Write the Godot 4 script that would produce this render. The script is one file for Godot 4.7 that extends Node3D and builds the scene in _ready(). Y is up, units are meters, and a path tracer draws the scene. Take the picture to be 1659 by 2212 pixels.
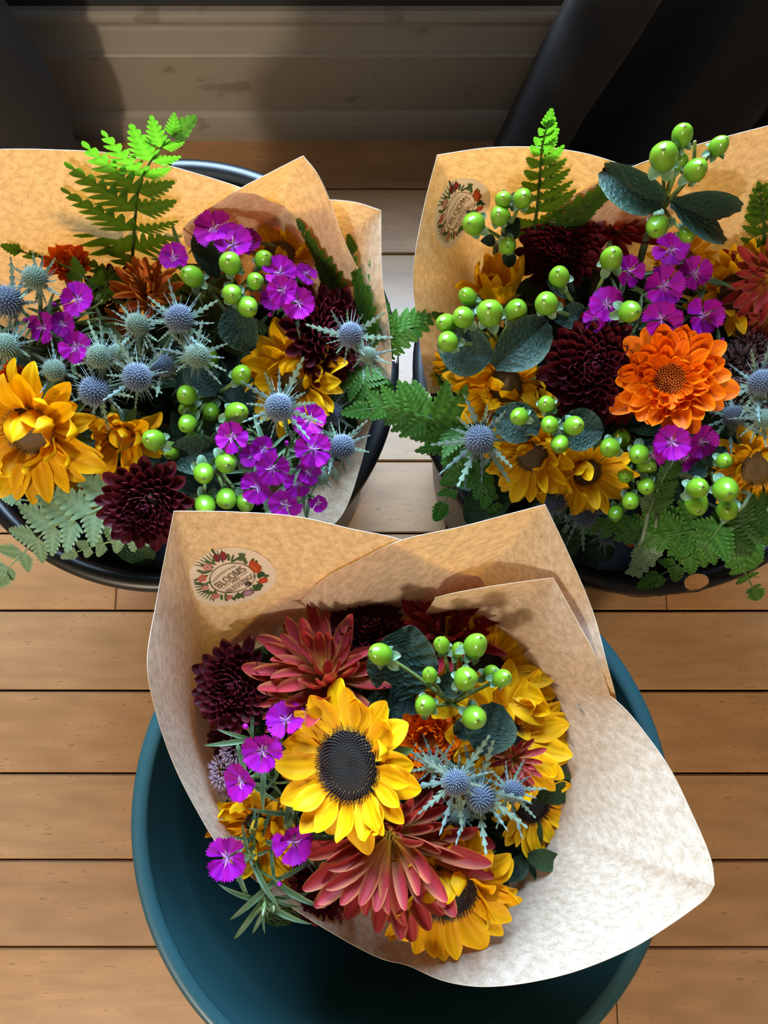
extends Node3D
# Three paper-wrapped bouquets standing in plastic pails on a maple floor below a curtained window.
const FOCAL := 1660.0      # focal length in pixels of the 1659 x 2212 frame
const EYE := 0.855         # camera height above the floor
const PITCH := 80.5        # degrees below the horizon
var rng := RandomNumberGenerator.new()
var M := {}
var G := {}                # shared meshes
var taken := {}

class Shape:
	var v := PackedVector3Array()
	var i := PackedInt32Array()
	var c := PackedColorArray()
	var u := PackedVector2Array()
	func grid(rows: Array, cols: Array, closed := false, uvs: Array = []):
		# rows: Array of PackedVector3Array of equal length; cols: the same of PackedColorArray
		var first := v.size()
		var w: int = rows[0].size()
		for r in rows.size():
			v.append_array(rows[r])
			c.append_array(cols[r])
			if uvs.size():
				u.append_array(uvs[r])
			else:
				for k in w:
					u.append(Vector2(float(k) / maxi(1, w - 1), float(r) / maxi(1, rows.size() - 1)))
		for r in rows.size() - 1:
			for k in (w if closed else w - 1):
				var k2 := (k + 1) % w
				var a := first + r * w + k
				var b := first + r * w + k2
				var d := first + (r + 1) * w + k
				var e := first + (r + 1) * w + k2
				i.append_array(PackedInt32Array([a, b, e, a, e, d]))
	func tube(pts: Array, radii: Array, sides: int, col: Color, col2 = null):
		var rows := []
		var cols := []
		var n := pts.size()
		var ref := Vector3(0.31, 0.2, 0.93)
		for k in n:
			var t: Vector3 = (pts[mini(k + 1, n - 1)] - pts[maxi(k - 1, 0)]).normalized()
			var s: Vector3 = t.cross(ref)
			if s.length() < 0.05:
				s = t.cross(Vector3.UP)
			s = s.normalized()
			var q := s.cross(t).normalized()
			var row := PackedVector3Array()
			var cr := PackedColorArray()
			var cc: Color = col if col2 == null else col.lerp(col2, float(k) / (n - 1))
			for j in sides:
				var a := TAU * j / sides
				row.append(pts[k] + (s * cos(a) + q * sin(a)) * radii[k])
				cr.append(cc)
			rows.append(row)
			cols.append(cr)
		grid(rows, cols, true)
	func cone(p: Vector3, d: Vector3, r: float, col: Color, tipcol: Color, sides := 3):
		var s := d.cross(Vector3(0.3, 0.5, 0.8)).normalized()
		var q := s.cross(d).normalized()
		var first := v.size()
		for j in sides:
			var a := TAU * j / sides
			v.append(p + (s * cos(a) + q * sin(a)) * r)
			c.append(col)
			u.append(Vector2.ZERO)
		v.append(p + d)
		c.append(tipcol)
		u.append(Vector2.ZERO)
		for j in sides:
			i.append_array(PackedInt32Array([first + j, first + (j + 1) % sides, first + sides]))
	func box(lo: Vector3, hi: Vector3, col := Color.WHITE):
		var p := func(k): return Vector3(hi.x if k & 1 else lo.x, hi.y if k & 2 else lo.y, hi.z if k & 4 else lo.z)
		for f in [[0, 1, 3, 2], [5, 4, 6, 7], [4, 0, 2, 6], [1, 5, 7, 3], [2, 3, 7, 6], [4, 5, 1, 0]]:
			var first := v.size()
			for k in f:
				v.append(p.call(k))
				c.append(col)
				u.append(Vector2(p.call(k).x + p.call(k).y, p.call(k).z))
			i.append_array(PackedInt32Array([first, first + 2, first + 1, first, first + 3, first + 2]))
	func fan(pts: Array, centre: Vector3, col: Color, edge = null):
		var first := v.size()
		v.append(centre)
		c.append(col)
		u.append(Vector2.ZERO)
		for q in pts:
			v.append(q)
			c.append(col if edge == null else edge)
			u.append(Vector2.ZERO)
		for k in pts.size():
			i.append_array(PackedInt32Array([first, first + 1 + k, first + 1 + (k + 1) % pts.size()]))
	func absorb(o: Shape, xf: Transform3D):
		var first := v.size()
		for p in o.v:
			v.append(xf * p)
		c.append_array(o.c)
		u.append_array(o.u)
		for k in o.i:
			i.append(first + k)
	func mesh(m: Material, flat := false) -> ArrayMesh:
		var vv := v
		var ii := i
		var cc := c
		var uu := u
		if flat:
			vv = PackedVector3Array()
			cc = PackedColorArray()
			uu = PackedVector2Array()
			ii = PackedInt32Array(range(i.size()))
			for k in i:
				vv.append(v[k])
				cc.append(c[k])
				uu.append(u[k])
		var n := PackedVector3Array()
		n.resize(vv.size())
		for k in range(0, ii.size(), 3):
			var f := (vv[ii[k + 2]] - vv[ii[k]]).cross(vv[ii[k + 1]] - vv[ii[k]])
			n[ii[k]] += f
			n[ii[k + 1]] += f
			n[ii[k + 2]] += f
		for k in n.size():
			n[k] = n[k].normalized() if n[k].length() > 1e-14 else Vector3.UP
		var arr := []
		arr.resize(Mesh.ARRAY_MAX)
		arr[Mesh.ARRAY_VERTEX] = vv
		arr[Mesh.ARRAY_NORMAL] = n
		arr[Mesh.ARRAY_COLOR] = cc
		arr[Mesh.ARRAY_TEX_UV] = uu
		arr[Mesh.ARRAY_INDEX] = ii
		var am := ArrayMesh.new()
		am.add_surface_from_arrays(Mesh.PRIMITIVE_TRIANGLES, arr)
		am.surface_set_material(0, m)
		return am

# ---------- places ----------
func ray(px: float, py: float) -> Vector3:
	var x := (px - 829.5) / FOCAL
	var y := -(py - 1106.0) / FOCAL
	var s := sin(deg_to_rad(PITCH))
	var c := cos(deg_to_rad(PITCH))
	return Vector3(x, -s + y * c, -c - y * s)

func at(px: float, py: float, h: float) -> Vector3:   # the point of height h that the photo shows at px, py
	var d := ray(px, py)
	return Vector3(0, EYE, 0) + d * ((h - EYE) / d.y)

func mpp(p: Vector3) -> float:                        # metres one pixel spans at p
	var s := sin(deg_to_rad(PITCH))
	var c := cos(deg_to_rad(PITCH))
	return (p - Vector3(0, EYE, 0)).dot(Vector3(0, -s, -c)) / FOCAL

func face(p: Vector3, fx: float, fy: float) -> Vector3:   # a direction: up to the viewer, leaning fx right and fy towards the front
	var to := (Vector3(0, EYE + 0.3, 0.05) - p).normalized()
	return (to + Vector3(fx, 0, 0) + Vector3(0, 0, fy)).normalized()

func turned(n: Vector3, spin: float) -> Basis:        # y along n
	var s := n.cross(Vector3(0.123, 0.2, 0.97)).normalized()
	var b := Basis(s, n, s.cross(n).normalized())
	return b * Basis(Vector3.UP, spin)

func along(x: Vector3, up: Vector3) -> Basis:         # x along x, y near up
	var a := x.normalized()
	var z := a.cross(up).normalized()
	return Basis(a, z.cross(a).normalized(), z)

# ---------- nodes ----------
func numbered(called: String) -> String:
	if not taken.has(called):
		taken[called] = 0
		return called
	taken[called] += 1
	return "%s_%03d" % [called, taken[called]]

func thing(called: String, label: String, category: String, where := Vector3.ZERO, group := "") -> Node3D:
	var o := Node3D.new()
	o.name = numbered(called)
	add_child(o)
	o.position = where
	o.set_meta("label", label)
	o.set_meta("category", category)
	if group:
		o.set_meta("group", group)
	return o

func part(called: String, mesh: Mesh, parent: Node, xf := Transform3D()) -> MeshInstance3D:
	var o := MeshInstance3D.new()
	o.mesh = mesh
	o.transform = xf
	var k := 0
	o.name = called
	if parent == self:
		o.name = numbered(called)
	else:
		var key := "%d/%s" % [parent.get_instance_id(), called]
		o.name = called if not taken.has(key) else "%s_%03d" % [called, taken[key]]
		taken[key] = taken.get(key, 0) + 1
	parent.add_child(o, true)
	return o

func struct(called: String, mesh: Mesh, label := "") -> MeshInstance3D:
	var o := part(called, mesh, self)
	o.set_meta("kind", "structure")
	if label:
		o.set_meta("label", label)
	return o

# ---------- materials ----------
func lin(r: int, g: int, b: int) -> Color:
	return Color8(r, g, b).srgb_to_linear()

func mat(called: String, col: Color, rough: float, vertex := true, back = null, spec := 0.5) -> StandardMaterial3D:
	var m := StandardMaterial3D.new()
	m.resource_name = called
	m.albedo_color = col
	m.roughness = rough
	m.metallic_specular = spec
	m.vertex_color_use_as_albedo = vertex
	m.cull_mode = BaseMaterial3D.CULL_DISABLED
	if back != null:
		m.backlight_enabled = true
		m.backlight = back
	M[called] = m
	return m

# ---------- leaf and petal shapes, all one unit long along +x ----------
# w half width, a where it is widest, b bluntness, base half width at the foot, cup, bend, tip (curl), ridge, rn ridges, wave, twist
func petal(p: Dictionary) -> Shape:
	var nu: int = p.get("nu", 8)
	var nv: int = p.get("nv", 4)
	var w: float = p.get("w", 0.2)
	var a: float = p.get("a", 1.0)
	var b: float = p.get("b", 0.8)
	var base: float = p.get("base", 0.25)
	var c0: Color = p["c0"]
	var c1: Color = p.get("c1", c0)
	var ce: Color = p.get("ce", c1)
	var rows := []
	var cols := []
	var x := 0.0
	var y := 0.0
	for r in nu + 1:
		var t := sin(PI / 2 * r / nu)
		var ang: float = p.get("bend", 0.0) * (t - 0.3) + p.get("tip", 0.0) * t * t * t
		if r > 0:
			var dt := t - sin(PI / 2 * (r - 1) / nu)
			x += cos(ang) * dt
			y += sin(ang) * dt
		var hw: float = w * maxf(pow(maxf(sin(PI * pow(t, a)), 0.0), b), base * (1.0 - t))
		var row := PackedVector3Array()
		var cr := PackedColorArray()
		for k in nv + 1:
			var s := 2.0 * k / nv - 1.0
			var off: float = p.get("cup", 0.0) * s * s * hw + p.get("ridge", 0.0) * cos(s * PI * p.get("rn", 2.0)) * hw * sin(PI * t)
			off += p.get("wave", 0.0) * sin(9.0 * t + 2.0 * s + p.get("ph", 0.0)) * s * hw
			off += p.get("vein", 0.0) * cos(TAU * (t * 7.0 - absf(s) * 1.3)) * absf(s) * (1.0 - absf(s) * 0.6) - p.get("mid", 0.0) * exp(-s * s * 60.0)
			var tw: float = p.get("twist", 0.0) * t
			var z := s * hw
			var zz := z * cos(tw) - off * sin(tw)
			var oo := z * sin(tw) + off * cos(tw)
			row.append(Vector3(x - sin(ang) * oo + p.get("notch", 0.0) * (absf(s) - 0.5) * smoothstep(0.7, 1.0, t), y + cos(ang) * oo, zz))
			cr.append((c0.lerp(c1, smoothstep(0.0, p.get("cm", 1.0), t)) * (1.0 - p.get("groove", 0.0) * (0.5 - 0.5 * cos(s * PI * p.get("rn", 2.0))))).lerp(ce, pow(maxf(absf(s), t * t if p.get("et", false) else 0.0), 5.0)))
		rows.append(row)
		cols.append(cr)
	var sh := Shape.new()
	sh.grid(rows, cols)
	return sh

# a leaf with n lobes or teeth a side; cut is how deep the bays run
func lobed(n: int, w: float, cut: float, skew: float, c0: Color, c1: Color, ce: Color, taper := 0.7, foot := 0.35, sharp := 1.0, droop := 0.12) -> Shape:
	var sh := Shape.new()
	var rows := []
	var cols := []
	var per := 6
	for r in n * per + 1:
		var t := float(r) / (n * per)
		var f := fmod(float(r) / per, 1.0)
		var lobe := pow(sin(PI * pow(f, 1.5)), 0.55) if sharp < 1.5 else (1.0 - absf(2.0 * f - 1.0))
		lobe *= 1.0 - 0.13 * float(r % 2)
		var env := w * pow(1.0 - t, taper) * minf(1.0, foot + t * 5.0)
		if r == n * per:
			env = 0.0
			lobe = 0.0
		var e := env * (1.0 - cut + cut * lobe)
		var m := Vector3(t, -droop * t * t, 0)
		var half := Vector3(t + skew * e * 0.5, -droop * t * t + e * 0.10, e * 0.5)
		var out := Vector3(t + skew * e, -droop * t * t + e * 0.06, e)
		var tint := c0.lerp(c1, lobe)
		rows.append(PackedVector3Array([out * Vector3(1, 1, -1), half * Vector3(1, 1, -1), m, half, out]))
		cols.append(PackedColorArray([ce if lobe > 0.7 else tint, tint, c1.lerp(ce, 0.5), tint, ce if lobe > 0.7 else tint]))
	sh.grid(rows, cols)
	return sh

func spline(pts: Array, n: int) -> Array:
	var out := []
	for k in n + 1:
		var t := float(k) / n * (pts.size() - 1)
		var j := mini(int(t), pts.size() - 2)
		var f := t - j
		var a: Vector3 = pts[maxi(j - 1, 0)]
		var b: Vector3 = pts[j]
		var c: Vector3 = pts[j + 1]
		var d: Vector3 = pts[mini(j + 2, pts.size() - 1)]
		out.append(b.cubic_interpolate(c, a, d, f))
	return out
func _ready():
	lights()
	make_materials()
	make_room()
	make_curtains()
	make_pails()
	make_papers()
	make_plants()
	front_bouquet()
	left_bouquet()
	right_bouquet()
func lights():
	var cam := Camera3D.new()
	cam.name = "camera"
	cam.position = Vector3(0, EYE, 0)
	cam.rotation_degrees = Vector3(-PITCH, 0, 0)
	cam.fov = rad_to_deg(2.0 * atan(1106.0 / FOCAL))
	cam.near = 0.02
	cam.far = 60.0
	add_child(cam)
	cam.make_current()
	var we := WorldEnvironment.new()
	we.name = "environment"
	var e := Environment.new()
	var sky := Sky.new()
	var sm := ProceduralSkyMaterial.new()
	sm.sky_top_color = Color(0.42, 0.58, 0.85)
	sm.sky_horizon_color = Color(0.78, 0.84, 0.92)
	sm.ground_bottom_color = Color(0.25, 0.25, 0.22)
	sm.ground_horizon_color = Color(0.55, 0.57, 0.55)
	sm.sky_energy_multiplier = 1.5
	sky.sky_material = sm
	e.background_mode = Environment.BG_SKY
	e.sky = sky
	e.tonemap_mode = Environment.TONE_MAPPER_LINEAR
	e.tonemap_exposure = 0.66
	e.sdfgi_enabled = true
	e.ssao_enabled = true
	e.ssil_enabled = true
	we.environment = e
	add_child(we)
	# daylight in the opening of the window above the baseboard, between the curtains
	var day := AreaLight3D.new()
	day.name = "window_daylight"
	day.area_size = Vector2(0.95, 0.82)
	day.area_normalize_energy = true
	day.light_color = Color(0.75, 0.87, 1.0)
	day.light_energy = 14.5
	day.area_range = 8.0
	day.shadow_enabled = true
	day.position = Vector3(-0.06, 0.98, -0.93)
	add_child(day)
	day.look_at_from_position(day.position, Vector3(-0.02, 0.45, 0.20), Vector3.UP)
	var lamp := OmniLight3D.new()  # unseen bulb added as warm fill to lift the shadows
	lamp.name = "added_fill_glow"
	lamp.light_color = Color(1.0, 0.93, 0.83)
	lamp.light_energy = 6.8
	lamp.light_size = 0.11
	lamp.omni_range = 9.0
	lamp.omni_attenuation = 2.0
	lamp.shadow_enabled = true
	lamp.position = Vector3(-1.1, 2.30, 2.2)
	add_child(lamp)

func noise(seed_: int, freq: float, oct := 3) -> FastNoiseLite:
	var n := FastNoiseLite.new()
	n.seed = seed_
	n.noise_type = FastNoiseLite.TYPE_SIMPLEX_SMOOTH
	n.frequency = freq
	n.fractal_octaves = oct
	return n

func paint(w: int, h: int, f: Callable) -> ImageTexture:
	var im := Image.create(w, h, false, Image.FORMAT_RGB8)
	for y in h:
		for x in w:
			im.set_pixel(x, y, f.call(x, y))
	return ImageTexture.create_from_image(im)

func make_materials():
	# maple boards
	var na := noise(3, 0.006, 3)
	var nb := noise(8, 0.05, 2)
	var nc := noise(21, 0.012, 2)
	var wood := paint(768, 384, func(x, y):
		var warp: float = 22.0 * na.get_noise_2d(x * 0.5, y * 1.5)
		var grain: float = nb.get_noise_2d(x * 0.10, y * 6.0 + warp * 3.0)
		var fig: float = sin((y + warp * 2.2) * 0.16)
		var cloud: float = nc.get_noise_2d(x * 0.7, y * 2.5)
		var k: float = 0.95 + 0.025 * grain + 0.012 * fig + 0.07 * cloud
		var fleck: float = nb.get_noise_2d(x * 0.6 + 900.0, y * 5.0)
		if fleck > 0.62 and cloud > 0.1:
			k *= 0.8
		return Color(0.755 * k, 0.585 * pow(k, 1.15), 0.405 * pow(k, 1.3)))
	for k in 4:
		var m := mat("maple_%d" % k, [Color(1, 1, 1), Color(1.0, 0.96, 0.9), Color(0.95, 0.93, 0.92), Color(1.0, 0.98, 0.95)][k], 0.42, false)
		m.albedo_texture = wood
		m.clearcoat_enabled = true
		m.clearcoat = 0.35
		m.clearcoat_roughness = 0.22
	mat("floor_gap", Color(0.16, 0.10, 0.06), 0.9, false)
	# kraft paper: mottled pulp
	var pa := noise(5, 0.035, 3)
	var pb := noise(6, 0.16, 2)
	var pc := noise(7, 0.09, 2)
	var pulp := paint(640, 640, func(x, y):
		var m1: float = pa.get_noise_2d(x, y)
		var fib: float = pb.get_noise_2d(x * 0.5 + 3.0 * m1, y * 1.8)
		var k: float = 0.92 + 0.095 * m1 + 0.04 * fib + 0.05 * pc.get_noise_2d(x * 1.7, y)
		if pb.get_noise_2d(x * 1.9 + 400.0, y * 1.9) > 0.72:
			k *= 0.86
		return Color(0.91 * k, 0.84 * pow(k, 1.2), 0.75 * pow(k, 1.5)))
	var pm := mat("kraft_paper", Color(1, 1, 1), 0.85, false, Color(0.76, 0.51, 0.21), 0.3)
	pm.albedo_texture = pulp
	mat("lit_paper_edge", Color(0.86, 0.78, 0.67), 0.9, false)  # pale pulp tone with the backlit rim put into the colour
	mat("sticker_paper", Color(0.95, 0.92, 0.88), 0.45, false, Color(0.78, 0.76, 0.74))
	mat("sticker_ink", Color(1, 1, 1), 0.5, true, Color(0.7, 0.7, 0.7))
	mat("teal_plastic", Color(0.15, 0.305, 0.325), 0.36, false)
	mat("black_plastic", Color(0.036, 0.040, 0.050), 0.36, false)
	var fl := noise(51, 0.11, 2)
	var scr := noise(52, 0.05, 2)
	for q in ["teal_plastic", "black_plastic"]:
		var c: Color = M[q].albedo_color
		M[q].albedo_color = Color.WHITE
		M[q].albedo_texture = paint(384, 384, func(x, y):
			var s: float = smoothstep(0.70, 0.80, fl.get_noise_2d(x, y)) * 0.5 + smoothstep(0.72, 0.80, scr.get_noise_2d(x * 0.25, y * 7.0)) * 0.25
			return c.lerp(Color(0.5, 0.58, 0.62), s))
		M[q].uv1_triplanar = true
		M[q].uv1_scale = Vector3.ONE * 7.0
	mat("charcoal_wall", Color(0.165, 0.165, 0.17), 0.8, false)
	mat("plain_plaster", Color(0.62, 0.60, 0.56), 0.9, false)
	mat("cream_paint", Color(1, 1, 1), 0.5, false)
	var dirt := noise(31, 0.012, 4)
	M["cream_paint"].albedo_texture = paint(512, 128, func(x, y):
		var d: float = smoothstep(0.42, 0.62, dirt.get_noise_2d(x * 1.0, y * 2.0)) * 0.10
		return Color(0.57 - d * 0.9, 0.54 - d, 0.495 - d * 1.05))
	var cl := mat("black_cloth", Color(0.075, 0.085, 0.105), 0.85, false)
	cl.rim_enabled = true
	cl.rim = 0.35
	cl.rim_tint = 0.4
	mat("white_frame", Color(0.85, 0.84, 0.8), 0.5, false)
	var gl := mat("window_pane", Color(1, 1, 1, 0.06), 0.02, false)
	gl.transparency = BaseMaterial3D.TRANSPARENCY_ALPHA
	var bulb := mat("fill_bulb", Color(1, 0.95, 0.85), 0.4, false)  # glowing skin of the added fill lamp
	bulb.emission_enabled = true
	bulb.emission = Color(1.0, 0.84, 0.6)
	bulb.emission_energy_multiplier = 6.0
	mat("steel", Color(0.75, 0.75, 0.76), 0.3, false).metallic = 1.0
	# plants
	mat("sun_petal", Color.WHITE, 0.55, true, Color(0.62, 0.52, 0.2), 0.3)
	mat("seed", Color.WHITE, 0.6)
	mat("mum_petal", Color.WHITE, 0.5, true, Color(0.28, 0.16, 0.16), 0.35)
	mat("spray_petal", Color.WHITE, 0.55, true, Color(0.5, 0.36, 0.26), 0.3)
	mat("orange_petal", Color.WHITE, 0.5, true, Color(0.6, 0.42, 0.2), 0.3)
	mat("pink_petal", Color.WHITE, 0.6, true, Color(0.5, 0.38, 0.5), 0.25)
	mat("berry_skin", Color.WHITE, 0.22, true, null, 0.5)
	mat("leaf_dark", Color.WHITE, 0.5, true, Color(0.22, 0.26, 0.10), 0.35)
	var cell := FastNoiseLite.new()
	cell.seed = 4
	cell.noise_type = FastNoiseLite.TYPE_CELLULAR
	cell.cellular_return_type = FastNoiseLite.RETURN_DISTANCE2_SUB
	cell.frequency = 0.06
	var crinkle := ImageTexture.create_from_image(cell.get_seamless_image(256, 256))
	M.leaf_dark.heightmap_enabled = true
	M.leaf_dark.heightmap_texture = crinkle
	M.leaf_dark.heightmap_scale = 0.09
	M.leaf_dark.uv1_scale = Vector3(0.55, 1.1, 1.0)
	mat("leaf_green", Color.WHITE, 0.5, true, Color(0.45, 0.55, 0.15))
	mat("fern_leaf", Color.WHITE, 0.45, true, Color(1.15, 1.2, 0.55))
	mat("fern_front", Color.WHITE, 0.55, true, Color(0.5, 0.6, 0.2), 0.35)
	mat("thistle", Color.WHITE, 0.6, true, Color(0.3, 0.32, 0.26), 0.3)
	mat("stem_green", Color.WHITE, 0.5)

func make_room():
	# floor boards: seams read off the photograph, then an even pitch
	var fl := Node3D.new()
	fl.name = "floor"
	fl.set_meta("kind", "structure")
	fl.set_meta("label", "varnished maple floor of wide boards with dark seams")
	add_child(fl)
	var z := [-0.70]
	for v in [407, 548, 694, 843, 996, 1152, 1319, 1492, 1671, 1858, 2047]:
		z.append(at(829, v, 0.0).z)
	while z[-1] < 3.0:
		z.append(z[-1] + 0.0855)
	var sub := Shape.new()
	sub.box(Vector3(-2.1, -0.12, -0.9), Vector3(2.1, -0.012, 3.2))
	part("subfloor", sub.mesh(M.floor_gap, true), fl)
	rng.seed = 11
	for r in z.size() - 1:
		var joints := [-2.0]
		if r == 5:
			joints.append(at(965, 1100, 0).x)
		elif r == 6:
			joints.append_array([at(250, 1290, 0).x, at(1441, 1300, 0).x])
		elif r == 11:
			joints.append(at(1335, 2200, 0).x)
		elif r > 11:
			var x := -2.0 + rng.randf_range(0.3, 1.2)
			while x < 1.8:
				joints.append(x)
				x += rng.randf_range(0.6, 1.3)
		else:
			joints.append_array([-0.95 + 0.1 * (r % 3), 0.86 + 0.13 * (r % 4)])
		joints.append(2.0)
		for k in joints.size() - 1:
			var s := Shape.new()
			var g := 0.0011
			var x0: float = joints[k] + g * 0.5
			var x1: float = joints[k + 1] - g * 0.5
			var z0: float = z[r] + g
			var z1: float = z[r + 1] - g
			var o := Vector2(rng.randf() * 3.0, rng.randf() * 3.0)
			var c := 0.0012
			var up := [[x0, -0.010, z0], [x0, -c, z0], [x0 + c, 0.0, z0 + c]]
			var lo := [[x1, -0.010, z1], [x1, -c, z1], [x1 - c, 0.0, z1 - c]]
			var rows := []
			var cols := []
			var uvs := []
			for q in 3:
				var a := Vector3(up[q][0], up[q][1], up[q][2])
				var b := Vector3(lo[q][0], lo[q][1], lo[q][2])
				rows.append(PackedVector3Array([a, Vector3(b.x, a.y, a.z), Vector3(b.x, a.y, b.z), Vector3(a.x, a.y, b.z)]))
				cols.append(PackedColorArray([Color.WHITE, Color.WHITE, Color.WHITE, Color.WHITE]))
				var uv := PackedVector2Array()
				for p in rows[-1]:
					uv.append(Vector2(p.x / 0.62, p.z / 0.31) + o)
				uvs.append(uv)
			s.grid(rows, cols, true, uvs)
			var n := s.v.size() - 4
			s.i.append_array(PackedInt32Array([n, n + 1, n + 2, n, n + 2, n + 3]))
			var pl := part("plank", s.mesh(M["maple_%d" % rng.randi_range(0, 3)], true), fl)
			if r == 6 and k == 0:
				pl.set_meta("label", "board with a dark swirling figure at its end")
	# walls, window opening, ceiling
	var w := Shape.new()
	w.box(Vector3(-2.1, -0.1, -1.05), Vector3(2.1, 0.52, -0.627))
	w.box(Vector3(-2.1, 1.44, -1.05), Vector3(2.1, 2.6, -0.627))
	w.box(Vector3(-2.1, 0.52, -1.05), Vector3(-0.62, 1.44, -0.627))
	w.box(Vector3(0.62, 0.52, -1.05), Vector3(2.1, 1.44, -0.627))
	struct("wall_back", w.mesh(M.charcoal_wall, true), "dark charcoal painted wall above the baseboard")
	for side in [["wall_left", Vector3(-2.2, -0.1, -1.1), Vector3(-2.0, 2.6, 3.2)], ["wall_right", Vector3(2.0, -0.1, -1.1), Vector3(2.2, 2.6, 3.2)], ["wall_front", Vector3(-2.1, -0.1, 3.0), Vector3(2.1, 2.6, 3.2)], ["ceiling", Vector3(-2.2, 2.5, -1.1), Vector3(2.2, 2.7, 3.2)]]:
		var b := Shape.new()
		b.box(side[1], side[2])
		struct(side[0], b.mesh(M.plain_plaster, true))
	var f := Shape.new()
	for b in [[-0.62, 0.52, 0.62, 0.56], [-0.62, 1.39, 0.62, 1.44], [-0.62, 0.52, -0.57, 1.44], [0.57, 0.52, 0.62, 1.44], [-0.02, 0.52, 0.02, 1.44]]:
		f.box(Vector3(b[0], b[1], -1.03), Vector3(b[2], b[3], -0.97))
	var win := struct("window_1", f.mesh(M.white_frame, true))
	var gp := Shape.new()
	gp.box(Vector3(-0.57, 0.56, -1.002), Vector3(0.57, 1.39, -0.998))
	part("pane", gp.mesh(M.window_pane, true), win)
	# baseboard with its moulded top and shoe
	var prof := [[0.1795, 0.0], [0.1795, 0.006], [0.178, 0.0085], [0.175, 0.0100], [0.171, 0.0105], [0.1665, 0.0090], [0.163, 0.0062], [0.1595, 0.0056], [0.156, 0.0074], [0.148, 0.0090], [0.138, 0.0112], [0.1335, 0.0128], [0.1315, 0.0126], [0.1305, 0.0140], [0.129, 0.0152], [0.1272, 0.0150], [0.1262, 0.0128], [0.125, 0.0122], [0.0425, 0.0122], [0.0420, 0.0135], [0.036, 0.0175], [0.026, 0.0205], [0.014, 0.0222], [0.0, 0.0225]]
	var rows := []
	var cols := []
	var uvs := []
	for p in prof:
		rows.append(PackedVector3Array([Vector3(-2.0, p[0], -0.627 + p[1]), Vector3(2.0, p[0], -0.627 + p[1])]))
		cols.append(PackedColorArray([Color.WHITE, Color.WHITE]))
		uvs.append(PackedVector2Array([Vector2(-3.0, p[0] / 0.2), Vector2(3.0, p[0] / 0.2)]))
	var bb := Shape.new()
	bb.grid(rows, cols, false, uvs)
	struct("baseboard_back", bb.mesh(M.cream_paint, true), "tall cream baseboard with moulded cap, rounded shoe and scuff marks")

func curtain(label: String, edge: Array, far_x: float, n_folds: float, seed_: int, sgn: float):
	# edge: [height, x, z] of the hem nearest the window, bottom to top
	var nz := noise(seed_, 0.9, 2)
	var rows := []
	var cols := []
	var nh := 44
	var nw := 120
	for r in nh + 1:
		var f := float(r) / nh
		var h := 0.004 + 2.30 * f
		var x0: float
		for k in edge.size() - 1:
			if h >= edge[k][0]:
				x0 = remap(h, edge[k][0], edge[k + 1][0], edge[k][1], edge[k + 1][1])
		var row := PackedVector3Array()
		var cr := PackedColorArray()
		for c in nw + 1:
			var u := float(c) / nw
			var a := TAU * n_folds * u + 1.1 * nz.get_noise_2d(u * 6.0, h * 1.2) + 0.5 * h
			var amp := 0.052 * (1.0 - 0.35 * f) * (0.8 + 0.4 * nz.get_noise_2d(u * 3.0, 7.0 + h))
			var x := lerpf(x0, far_x, u) + sgn * 0.016 * sin(a * 2.0)
			row.append(Vector3(x, h, -0.545 + amp * sin(a) + 0.02 * nz.get_noise_2d(u * 18.0, h * 3.0)))
			cr.append(Color.WHITE)
		rows.append(row)
		cols.append(cr)
	var s := Shape.new()
	s.grid(rows, cols)
	var o := thing("curtain", label, "curtain", Vector3((edge[0][1] + far_x) / 2, 0, -0.545), "curtains at the window")
	part("cloth", s.mesh(M.black_cloth), o, Transform3D(Basis(), -o.position))

func make_curtains():
	curtain("black cloth curtain hanging to the floor at the left of the baseboard", [[0.0, -0.362, 0], [0.178, -0.330, 0], [1.0, -0.36, 0], [2.4, -0.40, 0]], -1.15, 5.0, 41, 1.0)
	curtain("black cloth curtain in soft folds at the right behind the berry sprig", [[0.0, 0.112, 0], [0.178, 0.138, 0], [0.5, 0.18, 0], [1.0, 0.23, 0], [2.4, 0.30, 0]], 1.15, 6.5, 57, -1.0)
	var rod := thing("curtain_rod", "thin dark metal rod that carries both black curtains", "curtain rod", Vector3(0, 2.32, -0.545))
	var s := Shape.new()
	s.tube([Vector3(-1.3, 0, 0), Vector3(1.3, 0, 0)], [0.011, 0.011], 12, Color.WHITE)
	part("rod", s.mesh(M.black_plastic), rod)
	var br := Shape.new()
	for x in [-1.25, 1.25]:
		br.box(Vector3(x - 0.012, -0.03, -0.082), Vector3(x + 0.012, 0.02, 0.0))
	part("bracket", br.mesh(M.black_plastic, true), rod)
	var lamp := thing("added_fill_lamp", "unseen round ceiling bulb added as warm fill light on a short white holder", "lamp", Vector3(-1.1, 2.30, 2.2))
	var b := SphereMesh.new()
	b.radius = 0.12
	b.height = 0.24
	b.material = M.fill_bulb
	part("bulb", b, lamp)
	var hold := Shape.new()
	hold.tube([Vector3(0, 0.10, 0), Vector3(0, 0.2, 0)], [0.045, 0.06], 20, Color.WHITE)
	part("holder", hold.mesh(M.white_frame), lamp)

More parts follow.
